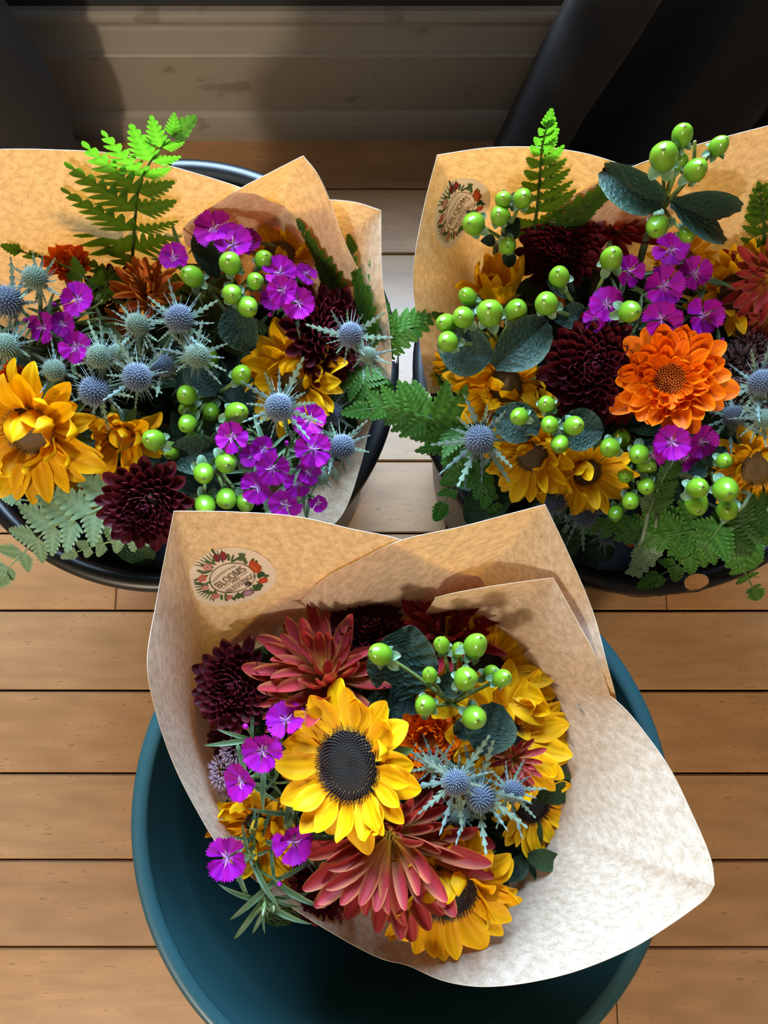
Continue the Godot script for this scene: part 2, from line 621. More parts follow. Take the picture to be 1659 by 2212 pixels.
# a lathed pail: rim lip rolled outwards, tapered wall, base; holes: [angle, half width rad] through the lip
func pail(label: String, centre: Vector3, rim_y: float, r: float, lip: float, m: Material, holes: Array, ragged: float, drop: float):
	var o := thing("pail", label, "pail", Vector3(centre.x, 0, centre.z), "plastic pails")
	var seg := 180
	var prof := []      # lip, from the inside edge up over and down outside
	for k in 15:
		var a := PI - PI * 1.12 * k / 14.0
		prof.append([r - lip * 0.5 + cos(a) * lip * 0.5, rim_y - lip * 0.42 + sin(a) * lip * 0.42])
	prof.append([r - 0.0004, rim_y - drop])
	var rows := []
	var cols := []
	var nz := noise(77, 1.0, 2)
	for k in prof.size():
		var row := PackedVector3Array()
		var cr := PackedColorArray()
		for j in seg:
			var a := TAU * j / seg
			var rr: float = prof[k][0]
			var yy: float = prof[k][1]
			if k >= prof.size() - 2 and ragged > 0.0:
				rr += ragged * (nz.get_noise_2d(j * 0.9, k * 3.0) + 0.6 * nz.get_noise_2d(j * 0.23, 9.0))
				yy += ragged * nz.get_noise_2d(j * 0.5, 30.0)
			row.append(Vector3(cos(a) * rr, yy, sin(a) * rr))
			cr.append(Color.WHITE)
		rows.append(row)
		cols.append(cr)
	var s := Shape.new()
	s.grid(rows, cols, true)
	for h in holes:    # [angle, lip row, angular half width, rows half width]
		var kept := PackedInt32Array()
		for t in range(0, s.i.size(), 3):
			var cj := 0.0
			var ck := 0.0
			var j0 := s.i[t] % seg
			for q in 3:
				var j := s.i[t + q] % seg
				if j - j0 > seg / 2.0:
					j -= seg
				elif j0 - j > seg / 2.0:
					j += seg
				cj += j / 3.0
				ck += (s.i[t + q] / seg) / 3.0
			var da: float = wrapf(TAU * cj / seg - h[0], -PI, PI) / h[2]
			var dk: float = (ck - h[1]) / h[3]
			if da * da + dk * dk > 1.0:
				kept.append_array(PackedInt32Array([s.i[t], s.i[t + 1], s.i[t + 2]]))
		s.i = kept
		for q in s.v.size():      # draw the ragged edge onto the ellipse
			var j := q % seg
			var k := q / seg
			var da: float = wrapf(TAU * j / seg - h[0], -PI, PI) / h[2]
			var dk: float = (k - h[1]) / h[3]
			var d := sqrt(da * da + dk * dk)
			if d > 0.3 and d < 1.45:
				var na: float = h[0] + da / d * h[2]
				var nk: float = clampf(h[1] + dk / d * h[3], 0.0, prof.size() - 1.001)
				var k0 := int(nk)
				var rr := lerpf(prof[k0][0], prof[k0 + 1][0], nk - k0)
				var yy := lerpf(prof[k0][1], prof[k0 + 1][1], nk - k0)
				if d < 1.0 or d < 1.25:
					s.v[q] = Vector3(cos(na) * rr, yy, sin(na) * rr)
	part("rim", s.mesh(m), o)
	var ri := r - lip
	var body := Shape.new()
	rows = []
	cols = []
	var line := [[ri, rim_y - lip * 0.45], [ri - 0.002, rim_y - 0.03], [ri - 0.004, rim_y - 0.045], [ri - 0.006, rim_y - 0.05], [ri - 0.022, 0.06], [ri - 0.027, 0.014], [ri - 0.034, 0.008], [0.0, 0.008]]
	for p in line:
		var row := PackedVector3Array()
		var cr := PackedColorArray()
		for j in 96:
			row.append(Vector3(cos(TAU * j / 96), 0, sin(TAU * j / 96)) * p[0] + Vector3.UP * p[1])
			cr.append(Color.WHITE)
		rows.append(row)
		cols.append(cr)
	body.grid(rows, cols, true)
	part("inside", body.mesh(m), o)
	var out := Shape.new()
	rows = []
	cols = []
	for p in [[ri + 0.0025, rim_y - lip * 0.45], [ri - 0.001, rim_y - 0.05], [ri - 0.019, 0.06], [ri - 0.025, 0.004], [ri - 0.028, 0.0], [0.0, 0.0]]:
		var row := PackedVector3Array()
		var cr := PackedColorArray()
		for j in 96:
			row.append(Vector3(cos(TAU * j / 96), 0, sin(TAU * j / 96)) * p[0] + Vector3.UP * p[1])
			cr.append(Color.WHITE)
		rows.append(row)
		cols.append(cr)
	out.grid(rows, cols, true)
	part("outside", out.mesh(m), o)
	return o

func make_pails():
	pail("black plastic pail holding the left bouquet beside the left curtain", P_LEFT, 0.370, 0.1510, 0.0125, M.black_plastic, [[-0.06, 7.5, 0.05, 3.2], [-1.66, 6.5, 0.05, 3.2]], 0.0, 0.013)
	pail("black plastic pail with a frayed rim holding the right bouquet", P_RIGHT, 0.370, 0.1500, 0.0135, M.black_plastic, [[1.375, 7.0, 0.055, 3.4], [2.98, 5.0, 0.05, 3.0]], 0.0016, 0.015)
	pail("teal plastic pail with a scuffed rim standing nearest the viewer", P_FRONT, 0.411, 0.1500, 0.0092, M.teal_plastic, [], 0.0, 0.012)
const P_LEFT := Vector3(-0.141, 0, -0.181)
const P_RIGHT := Vector3(0.169, 0, -0.178)
const P_FRONT := Vector3(0.010, 0, 0.093)

# a sheet of paper rolled into a cone: columns of [outer edge x, y, height mm, inner x, y, height mm]; it runs on down to the tied stems
class Sheet:
	var outer := []
	var inner := []
	var neck := Vector3.ZERO
	var bulge := 0.0
	var corners := {}
	func cr(a: Array, u: float, sharp := false) -> Vector3:
		var j := clampi(int(u), 0, a.size() - 2)
		var p: Vector3 = a[maxi(j - 1, 0)]
		var q: Vector3 = a[j]
		var r: Vector3 = a[j + 1]
		var s: Vector3 = a[mini(j + 2, a.size() - 1)]
		if j == 0 or sharp and corners.has(j):
			p = q * 2.0 - r
		if j == a.size() - 2 or sharp and corners.has(j + 1):
			s = r * 2.0 - q
		# centripetal weights keep the outline from overshooting
		return q.cubic_interpolate_in_time(r, p, s, u - j, 1.0, -maxf(0.3, sqrt(p.distance_to(q) / q.distance_to(r))), 1.0 + maxf(0.3, sqrt(r.distance_to(s) / q.distance_to(r))))
	func eval(u: float, v: float) -> Vector3:
		var o := cr(outer, u, true)
		var n := cr(inner, u)
		if v <= 1.0:
			var p := o.lerp(n, v)
			var side := (o - neck)
			side.y = 0
			return p - side.normalized() * bulge * sin(PI * v) + Vector3.UP * 0.0
		var low := neck + (n - neck) * Vector3(0.22, 0, 0.22) + Vector3(0, 0.0, 0)
		var q := n.lerp(low, v - 1.0) if v <= 2.0 else low.lerp(Vector3(low.x, 0.03, low.z), v - 2.0)
		return q
	func normal(u: float, v: float) -> Vector3:
		var e := 0.02
		var a := eval(minf(u + e, outer.size() - 1), v) - eval(maxf(u - e, 0), v)
		var b := eval(u, v + e) - eval(u, maxf(v - e, 0))
		return b.cross(a).normalized()

func sheet(cols: Array, neck: Vector3, bulge: float) -> Sheet:
	var s := Sheet.new()
	s.neck = Vector3(neck.x, 0.22, neck.z)
	s.bulge = bulge
	for c in cols:
		if s.outer.size() and s.outer[-1].distance_to(at(c[0], c[1], c[2] * 0.001)) < 0.0005:
			s.corners[s.outer.size() - 1] = true
			continue
		s.outer.append(at(c[0], c[1], c[2] * 0.001))
		s.inner.append(at(c[3], c[4], c[5] * 0.001))
	return s

# the height in mm, on the sight line of a pixel, that lies d mm behind the sheet there
func behind(s: Sheet, px: float, py: float, d: float) -> float:
	var q := find_on(s, px, py)
	var p := s.eval(q.x, q.y)
	var eye := Vector3(0, EYE, 0)
	return (p + (p - eye).normalized() * d * 0.001).y * 1000.0

func sheet_part(called: String, s: Sheet, parent: Node3D, edge_from := 0.0, edge_to := -1.0, ends := 0):
	var sub := 7
	var n := (s.outer.size() - 1) * sub
	var vs := [0.0, 0.12, 0.25, 0.4, 0.55, 0.7, 0.85, 1.0, 1.25, 1.6, 2.0, 3.0]
	var rows := []
	var cols := []
	var uvs := []
	var run := 0.0
	var arc := PackedFloat32Array()
	for k in n + 1:
		if k > 0:
			run += s.eval(float(k) / sub, 0.4).distance_to(s.eval(float(k - 1) / sub, 0.4))
		arc.append(run)
	for v in vs:
		var row := PackedVector3Array()
		var cr := PackedColorArray()
		var uv := PackedVector2Array()
		for k in n + 1:
			var p := s.eval(float(k) / sub, v)
			row.append(p)
			cr.append(Color.WHITE)
			uv.append(Vector2(arc[k], p.distance_to(s.eval(float(k) / sub, 0.0))) / 0.13)
		rows.append(row)
		cols.append(cr)
		uvs.append(uv)
	var sh := Shape.new()
	sh.grid(rows, cols, false, uvs)
	var o := part(called, sh.mesh(M.kraft_paper), parent)
	# cut edge: added tube, pale colour stands for bare pulp and light from behind
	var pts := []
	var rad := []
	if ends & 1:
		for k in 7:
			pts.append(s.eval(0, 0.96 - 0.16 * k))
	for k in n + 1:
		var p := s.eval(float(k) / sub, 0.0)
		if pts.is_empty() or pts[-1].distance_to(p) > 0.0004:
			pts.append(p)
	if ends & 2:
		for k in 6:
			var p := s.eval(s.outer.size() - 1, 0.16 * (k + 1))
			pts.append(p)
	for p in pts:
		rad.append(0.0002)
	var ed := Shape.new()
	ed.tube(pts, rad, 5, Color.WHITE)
	part("lit_cut_edge", ed.mesh(M.lit_paper_edge), o)
	return o

# the param of the sheet that shows at pixel px, py
func find_on(s: Sheet, px: float, py: float) -> Vector2:
	var d := ray(px, py).normalized()
	var best := 1e9
	var hit := Vector2()
	var span := Vector2(s.outer.size() - 1, 1.0)
	var mid := span * 0.5
	for level in 4:
		var c := mid
		for a in 41:
			for b in 41:
				var q := c + Vector2(a - 20, b - 20) / 40.0 * span
				q.x = clampf(q.x, 0, s.outer.size() - 1)
				q.y = clampf(q.y, 0, 1)
				var p := s.eval(q.x, q.y) - Vector3(0, EYE, 0)
				var e := p.cross(d).length()
				if e < best:
					best = e
					hit = q
		mid = hit
		span /= 12.0
	return hit

# lays flat things on a sheet: x to the reader's right, y up, in metres round the spot
class Patch:
	var s: Sheet
	var spot: Vector3
	var right: Vector3
	var up: Vector3
	var o: Vector2
	var side := 1.0
	func step(q: Vector2, to: Vector3) -> Vector2:
		var e := 0.01
		var n := s.outer.size() - 1.0
		var u0 := clampf(q.x - e, 0, n)
		var u1 := clampf(q.x + e, 0, n)
		var gu := (s.eval(u1, q.y) - s.eval(u0, q.y)) / (u1 - u0)
		var gv := (s.eval(q.x, minf(q.y + e, 1)) - s.eval(q.x, maxf(q.y - e, 0))) / (minf(q.y + e, 1) - maxf(q.y - e, 0))
		var w := to - s.eval(q.x, q.y)
		var a := gu.dot(gu)
		var b := gu.dot(gv)
		var c := gv.dot(gv)
		var det := a * c - b * b
		q += Vector2((c * gu.dot(w) - b * gv.dot(w)) / det, (a * gv.dot(w) - b * gu.dot(w)) / det)
		return Vector2(clampf(q.x, 0, n), clampf(q.y, 0.0, 1.0))
	func put(p: Vector2, lift: float) -> Vector3:
		var q := o
		var to := spot + right * p.x + up * p.y
		for k in 4:
			q = step(q, to)
		return s.eval(q.x, q.y) + s.normal(q.x, q.y) * lift * side

func patch(s: Sheet, px: float, py: float, turn_deg: float) -> Patch:
	var p := Patch.new()
	p.s = s
	p.o = find_on(s, px, py)
	p.spot = s.eval(p.o.x, p.o.y)
	var n := s.normal(p.o.x, p.o.y)
	if n.dot(Vector3(0, EYE, 0) - p.spot) < 0:
		n = -n
		p.side = -1.0
	p.right = (Vector3.RIGHT - n * n.x).normalized().rotated(n, deg_to_rad(turn_deg))
	p.up = n.cross(p.right)
	return p

func sticker(pt: Patch, parent: Node3D, r: float, sign_: float):
	# a round label: wreath of flowers and vegetables round a white oval with lettering
	var ell := func(rx: float, ry: float, lift: float, col: Color, rings := 3) -> Shape:
		var rows := []
		var cols := []
		for k in rings + 1:
			var row := PackedVector3Array()
			var cr := PackedColorArray()
			for j in 64:
				row.append(pt.put(Vector2(cos(TAU * j / 64) * rx, sin(TAU * j / 64) * ry) * maxf(0.001, float(k) / rings), lift * sign_))
				cr.append(col)
			rows.append(row)
			cols.append(cr)
		var sh := Shape.new()
		sh.grid(rows, cols, true)
		return sh
	var o: MeshInstance3D = part("sticker", ell.call(r, r * 0.97, 0.0004, Color.WHITE, 6).mesh(M.sticker_paper), parent)
	o.transform = Transform3D(Basis(), -parent.position)
	o.set_meta("label", "pale round sticker printed with a wreath and the words BLOOMS AND BLESSINGS")
	var art := Shape.new()
	var blob := func(x: float, y: float, rx: float, ry: float, ang: float, lobes: int, deep: float, lift: float, col: Color, edge: Color):
		var pts := []
		for j in 28:
			var a := TAU * j / 28
			var m := 1.0 - deep * (0.5 + 0.5 * cos(a * lobes)) if lobes > 0 else 1.0
			var q := Vector2(cos(a) * rx * m, sin(a) * ry * m).rotated(ang) + Vector2(x, y)
			pts.append(pt.put(q * r, lift * sign_))
		art.fan(pts, pt.put(Vector2(x, y) * r, lift * sign_), col, edge)
	var leafs := [lin(62, 92, 52), lin(88, 112, 66), lin(44, 74, 50), lin(116, 132, 86)]
	rng.seed = 5
	for k in 46:
		var a := TAU * k / 46.0 + rng.randf_range(-0.06, 0.06)
		var q := Vector2(cos(a), sin(a)) * rng.randf_range(0.60, 0.74)
		blob.call(q.x, q.y, rng.randf_range(0.09, 0.15), rng.randf_range(0.025, 0.04), a + rng.randf_range(-0.9, 0.9), 0, 0.0, 0.00055, leafs[k % 4], leafs[(k + 1) % 4])
	for k in 9:       # grassy sprays at the top and the left
		var a := 1.45 + 0.09 * (k - 4)
		blob.call(cos(a) * 0.80, sin(a) * 0.80, 0.17, 0.012, a + 0.05 * (k - 4), 0, 0.0, 0.00056, leafs[k % 4], leafs[1])
		a = 2.95 + 0.1 * (k - 4)
		blob.call(cos(a) * 0.76, sin(a) * 0.76, 0.13, 0.016, a + 0.12 * (k - 4), 0, 0.0, 0.00056, leafs[(k + 2) % 4], leafs[0])
	for f in [[-0.12, 0.66, 0.13, 226, 150, 140], [-0.44, 0.50, 0.12, 214, 104, 84], [-0.62, 0.24, 0.10, 226, 156, 146], [-0.68, -0.14, 0.11, 220, 128, 116], [-0.52, -0.44, 0.09, 216, 110, 100]]:
		var c := lin(f[3], f[4], f[5])
		blob.call(f[0], f[1], f[2], f[2] * 0.9, 0.3, 5, 0.25, 0.00062, c.darkened(0.3), c)
		blob.call(f[0], f[1], f[2] * 0.55, f[2] * 0.5, 0.9, 5, 0.3, 0.00066, c.darkened(0.5), c.lightened(0.25))
	blob.call(0.22, 0.72, 0.06, 0.13, -0.5, 0, 0.0, 0.00062, lin(150, 44, 58), lin(120, 34, 54))
	blob.call(0.36, 0.66, 0.07, 0.14, -0.6, 0, 0.0, 0.00063, lin(168, 56, 62), lin(130, 38, 54))
	blob.call(0.30, 0.90, 0.025, 0.10, -0.3, 0, 0.0, 0.00062, leafs[0], leafs[2])
	for k in 6:
		blob.call(0.62, 0.36, 0.15, 0.016, 0.2 + 0.24 * k, 0, 0.0, 0.0006, leafs[k % 4], leafs[1])
	for k in 4:
		blob.call(0.665 - 0.03 * k, -0.04 - 0.02 * k, 0.085, 0.19, -0.15, 0, 0.0, 0.00062 + 0.00002 * k, lin(226, 110, 52), lin(196, 76, 36))
	blob.call(0.42, -0.56, 0.12, 0.10, 0.0, 6, 0.10, 0.00064, lin(222, 92, 56), lin(198, 66, 42))
	blob.call(0.52, -0.36, 0.14, 0.09, 0.5, 3, 0.2, 0.00061, leafs[2], leafs[0])
	blob.call(0.16, -0.66, 0.16, 0.12, 0.2, 5, 0.2, 0.00061, leafs[2], leafs[1])
	blob.call(-0.14, -0.66, 0.13, 0.12, 0.2, 0, 0.0, 0.00064, lin(206, 176, 190), lin(150, 104, 134))
	blob.call(-0.36, -0.58, 0.13, 0.10, -0.4, 5, 0.25, 0.00062, leafs[1], leafs[0])
	part("wreath", art.mesh(M.sticker_ink, true), o)
	var ring := Shape.new()
	var rr := []
	var rc := []
	for k in 2:
		var row := PackedVector3Array()
		var cr := PackedColorArray()
		for j in 72:
			row.append(pt.put(Vector2(cos(TAU * j / 72) * 0.525, sin(TAU * j / 72) * 0.50) * r * (1.0 - 0.035 * k), 0.0007 * sign_))
			cr.append(lin(60, 46, 40))
		rr.append(row)
		rc.append(cr)
	ring.grid(rr, rc, true)
	part("oval", ring.mesh(M.sticker_ink), o)
	var words := Shape.new()
	var font := SystemFont.new()
	font.font_names = PackedStringArray(["Droid Sans"])
	for line in [["FUNDRAISER FOR APC", 0.30, 0.062, 0.72], ["BLOOMS", 0.075, 0.20, 0.83], ["AND", -0.085, 0.10, 0.24], ["BLESSINGS", -0.255, 0.145, 0.80]]:
		var tm := TextMesh.new()
		tm.text = line[0]
		tm.font = font
		tm.font_size = 32
		tm.pixel_size = 0.01
		tm.depth = 0.0
		tm.curve_step = 1.5
		var arr := tm.get_mesh_arrays()
		var vs: PackedVector3Array = arr[Mesh.ARRAY_VERTEX]
		var ix: PackedInt32Array = arr[Mesh.ARRAY_INDEX]
		var lo := Vector2(1e9, 1e9)
		var hi := -lo
		for p in vs:
			lo = lo.min(Vector2(p.x, p.y))
			hi = hi.max(Vector2(p.x, p.y))
		var first := words.v.size()
		for p in vs:
			var q := (Vector2(p.x, p.y) - (lo + hi) * 0.5) / (hi - lo)
			var yy: float = q.y * line[2] + line[1]
			if line[1] > 0.25:
				yy -= 0.22 * q.x * q.x
			words.v.append(pt.put(Vector2(q.x * line[3], yy) * r, 0.00095 * sign_))
			words.c.append(lin(38, 34, 34))
			words.u.append(Vector2.ZERO)
		for k in ix:
			words.i.append(first + k)
	for bar in [[-0.28, -0.075], [0.28, -0.075]]:
		var pts := []
		for c in [[-0.11, -0.006], [0.11, -0.006], [0.11, 0.006], [-0.11, 0.006]]:
			pts.append(pt.put(Vector2(bar[0] + c[0], bar[1] + c[1]) * r, 0.00095 * sign_))
		words.fan(pts, (pts[0] + pts[2]) / 2.0, lin(60, 50, 46))
	part("lettering", words.mesh(M.sticker_ink, true), o)
	var seal := Shape.new()
	var disc := func(x: float, y: float, rr: float, lift: float, col: Color, flat_ := 1.0):
		var pts := []
		for j in 16:
			pts.append(pt.put(Vector2(x + cos(TAU * j / 16) * rr, y + sin(TAU * j / 16) * rr * flat_) * r, lift * sign_))
		seal.fan(pts, pt.put(Vector2(x, y) * r, lift * sign_), col)
	disc.call(0.10, -0.40, 0.075, 0.00095, lin(36, 40, 38))
	for k in 8:
		disc.call(0.10 + 0.042 * cos(k * 2.4) * sqrt(k / 8.0 + 0.1), -0.40 + 0.042 * sin(k * 2.4) * sqrt(k / 8.0 + 0.1), 0.012, 0.00105, lin(210, 200, 188), 0.5)
	part("seal", seal.mesh(M.sticker_ink, true), o)

var SH := {}

func make_papers():
	# front bouquet: the sheet from the crossing round the left and the front to the right flap
	var w := thing("paper_wrapper", "brown kraft paper cone of the front bouquet in the teal pail", "wrapper", P_FRONT, "kraft paper wrappers")
	var home := Transform3D(Basis(), -P_FRONT)
	var s := sheet([[980, 1225, 469, 860, 1330, 422], [868, 1167, 493, 800, 1330, 425], [760, 1143, 498, 720, 1330, 425], [640, 1116, 504, 640, 1340, 425], [500, 1106, 507, 545, 1365, 425], [376, 1104, 509, 445, 1430, 424], [376, 1104, 509, 445, 1430, 424], [340, 1290, 493, 428, 1490, 422], [318, 1430, 493, 424, 1540, 420], [335, 1530, 480, 430, 1600, 417], [375, 1650, 460, 455, 1680, 414], [425, 1750, 445, 490, 1760, 410], [475, 1830, 434, 535, 1810, 408], [545, 1895, 428, 600, 1850, 405],
		[626, 1957, 428, 660, 1890, 403], [724, 2019, 430, 750, 1930, 403], [822, 2070, 434, 840, 1950, 403], [880, 2085, 437, 900, 1960, 403], [950, 2116, 443, 960, 1960, 403], [1020, 2130, 449, 1010, 1955, 405], [1100, 2128, 456, 1050, 1940, 405], [1230, 2102, 468, 1090, 1910, 406], [1361, 2050, 482, 1120, 1870, 408], [1424, 2013, 488, 1140, 1840, 410], [1491, 1967, 495, 1155, 1810, 412], [1528, 1937, 500, 1168, 1790, 413], [1543, 1911, 503, 1175, 1775, 414], [1543, 1911, 503, 1175, 1775, 414], [1536, 1859, 500, 1185, 1755, 415], [1491, 1750, 490, 1195, 1715, 417], [1448, 1663, 482, 1200, 1660, 420], [1404, 1598, 476, 1190, 1600, 422], [1330, 1513, 469, 1170, 1490, 424], [1145, 1400, 448, 1120, 1400, 428]], P_FRONT, 0.004)
	var main_: MeshInstance3D = sheet_part("paper_sheet", s, w)
	main_.transform = home
	var t := sheet([[650, 1300, behind(s, 650, 1300, -3), 690, 1345, 432], [700, 1250, behind(s, 700, 1250, -3), 720, 1340, 432], [770, 1212, behind(s, 770, 1212, -3), 760, 1340, 432], [868, 1167, behind(s, 868, 1167, -3), 800, 1330, 430], [1000, 1137, 504, 880, 1330, 430], [1090, 1113, 507, 920, 1330, 430], [1177, 1090, 510, 960, 1320, 430], [1177, 1090, 510, 960, 1320, 430], [1225, 1190, 500, 1040, 1340, 430], [1280, 1320, 486, 1110, 1400, 428], [1310, 1430, 483, 1150, 1450, 426], [1331, 1512, 463, 1170, 1490, 420], [1335, 1560, 450, 1180, 1540, 416]], P_FRONT, 0.003)
	sheet_part("paper_sheet", t, w).transform = home
	var d := sheet([[940, 1291, 474, 900, 1330, 436], [985, 1280, 483, 920, 1330, 436], [1090, 1262, 488, 960, 1325, 436], [1195, 1248, 490, 1020, 1335, 436], [1195, 1248, 490, 1020, 1335, 436], [1240, 1330, 486, 1090, 1380, 434], [1290, 1425, 480, 1140, 1430, 432], [1320, 1512, 466, 1165, 1480, 424], [1335, 1550, 452, 1180, 1520, 420]], P_FRONT, 0.003)
	sheet_part("paper_sheet", d, w).transform = home
	var rim := []  # added unseen sheet behind; its edge shades the rear paper below an arc
	for q in [[425, 1480, 440, 1500], [455, 1432, 470, 1450], [505, 1370, 520, 1400], [600, 1282, 620, 1345], [700, 1232, 690, 1340], [790, 1200, 760, 1340], [868, 1176, 800, 1340], [960, 1210, 860, 1340], [1060, 1258, 930, 1340]]:
		rim.append([q[0], q[1], behind(s if q[0] < 868 else t, q[0], q[1], 5), q[2], q[3], 412])
	var c := sheet(rim, P_FRONT, 0.0)
	sheet_part("paper_sheet", c, w).transform = home
	sticker(patch(s, 502, 1247, 36.0), w, 0.022, 1.0)
	var st := Shape.new()
	var sp := patch(s, 1263, 1527, -38.0)
	st.tube([sp.put(Vector2(-0.0028, 0), 0.0001), sp.put(Vector2(-0.0026, 0), 0.0007), sp.put(Vector2(0, 0), 0.0009), sp.put(Vector2(0.0026, 0), 0.0007), sp.put(Vector2(0.0028, 0), 0.0001)], [0.00025, 0.0003, 0.0003, 0.0003, 0.00025], 6, Color.WHITE)
	part("staple", st.mesh(M.steel), main_).set_meta("label", "small steel staple in the right flap")
	SH.front = [s, t]
	# left bouquet
	w = thing("paper_wrapper", "brown kraft paper cone of the left bouquet behind the tall dark fern", "wrapper", P_LEFT, "kraft paper wrappers")
	home = Transform3D(Basis(), -P_LEFT)
	s = sheet([[-190, 420, 507, -120, 640, 430], [-150, 335, 515, -60, 600, 430], [0, 323, 520, 40, 590, 430], [120, 324, 520, 130, 570, 430], [235, 331, 517, 220, 560, 430], [340, 352, 511, 300, 550, 430], [440, 380, 505, 380, 540, 430], [520, 406, 496, 430, 530, 430], [600, 441, 479, 480, 525, 428], [650, 455, 469, 530, 525, 428]], P_LEFT, 0.003)
	sheet_part("paper_sheet", s, w).transform = home
	SH.left_a = s
	s = sheet([[395, 495, behind(s, 395, 495, -3), 420, 540, 436], [410, 478, behind(s, 410, 478, -3), 440, 530, 436], [465, 442, behind(s, 465, 442, -3), 460, 525, 436], [520, 407, 499, 480, 520, 438], [600, 365, 509, 520, 520, 438], [655, 337, 515, 560, 515, 438], [655, 337, 515, 560, 515, 438], [685, 375, 509, 600, 520, 438], [712, 432, 498, 630, 540, 437], [735, 500, 487, 660, 570, 435], [765, 565, 472, 690, 600, 433], [790, 610, 460, 710, 640, 430]], P_LEFT, 0.003)
	sheet_part("paper_sheet", s, w).transform = home
	SH.left_b = s
	s = sheet([[560, 470, behind(s, 560, 470, 7), 540, 530, 426], [600, 444, behind(s, 600, 444, 7), 560, 530, 426], [650, 436, behind(s, 650, 436, 7), 580, 530, 426], [712, 432, behind(s, 712, 432, 5), 610, 540, 430], [770, 438, 492, 640, 550, 430], [823, 455, 494, 680, 570, 430], [823, 455, 494, 680, 570, 430], [823, 530, 485, 720, 610, 428], [826, 610, 475, 740, 680, 425], [840, 700, 460, 760, 760, 418], [845, 800, 442, 770, 830, 412], [830, 870, 430, 760, 885, 408], [803, 910, 424, 735, 925, 405], [780, 1000, 420, 705, 1000, 402], [740, 1110, 412, 645, 1075, 398], [690, 1160, 408, 600, 1110, 396]], P_LEFT, 0.003)
	sheet_part("paper_sheet", s, w).transform = home
	SH.left_c = s
	# right bouquet
	w = thing("paper_wrapper", "brown kraft paper cone of the right bouquet with its sticker half behind berries", "wrapper", P_RIGHT, "kraft paper wrappers")
	home = Transform3D(Basis(), -P_RIGHT)
	s = sheet([[925, 850, 418, 1000, 850, 405], [912, 780, 432, 1000, 760, 415], [903, 700, 452, 1000, 690, 420], [893, 620, 472, 1000, 640, 425], [897, 550, 489, 1003, 605, 427], [920, 430, 505, 1012, 570, 428], [945, 335, 520, 1035, 545, 430], [945, 335, 520, 1035, 545, 430], [1060, 319, 520, 1100, 525, 430], [1170, 319, 518, 1160, 515, 430], [1260, 331, 513, 1210, 510, 430], [1340, 355, 505, 1260, 500, 430], [1400, 381, 492, 1300, 500, 426], [1460, 412, 470, 1340, 500, 424]], P_RIGHT, 0.003)
	main_ = sheet_part("paper_sheet", s, w)
	SH.right_a = s
	main_.transform = home
	sticker(patch(s, 990, 450, 42.0), w, 0.022, 1.0)
	s = sheet([[1150, 492, behind(s, 1150, 492, -3), 1170, 530, 436], [1179, 463, behind(s, 1179, 463, -3), 1200, 525, 436], [1240, 422, behind(s, 1240, 422, -3), 1250, 515, 436], [1325, 379, behind(s, 1325, 379, -3), 1300, 505, 438], [1384, 353, 509, 1340, 500, 438], [1482, 320, 515, 1420, 500, 438], [1659, 272, 524, 1560, 520, 438], [1800, 240, 526, 1640, 560, 436], [1800, 240, 526, 1640, 560, 436], [1850, 420, 503, 1700, 640, 432], [1870, 600, 485, 1740, 720, 428]], P_RIGHT, 0.003)
	sheet_part("paper_sheet", s, w).transform = home
	SH.right_b = s
# ---------- shared plant meshes ----------
func put_mesh(key: String, sh: Shape, m: String):
	G[key] = sh.mesh(M[m])

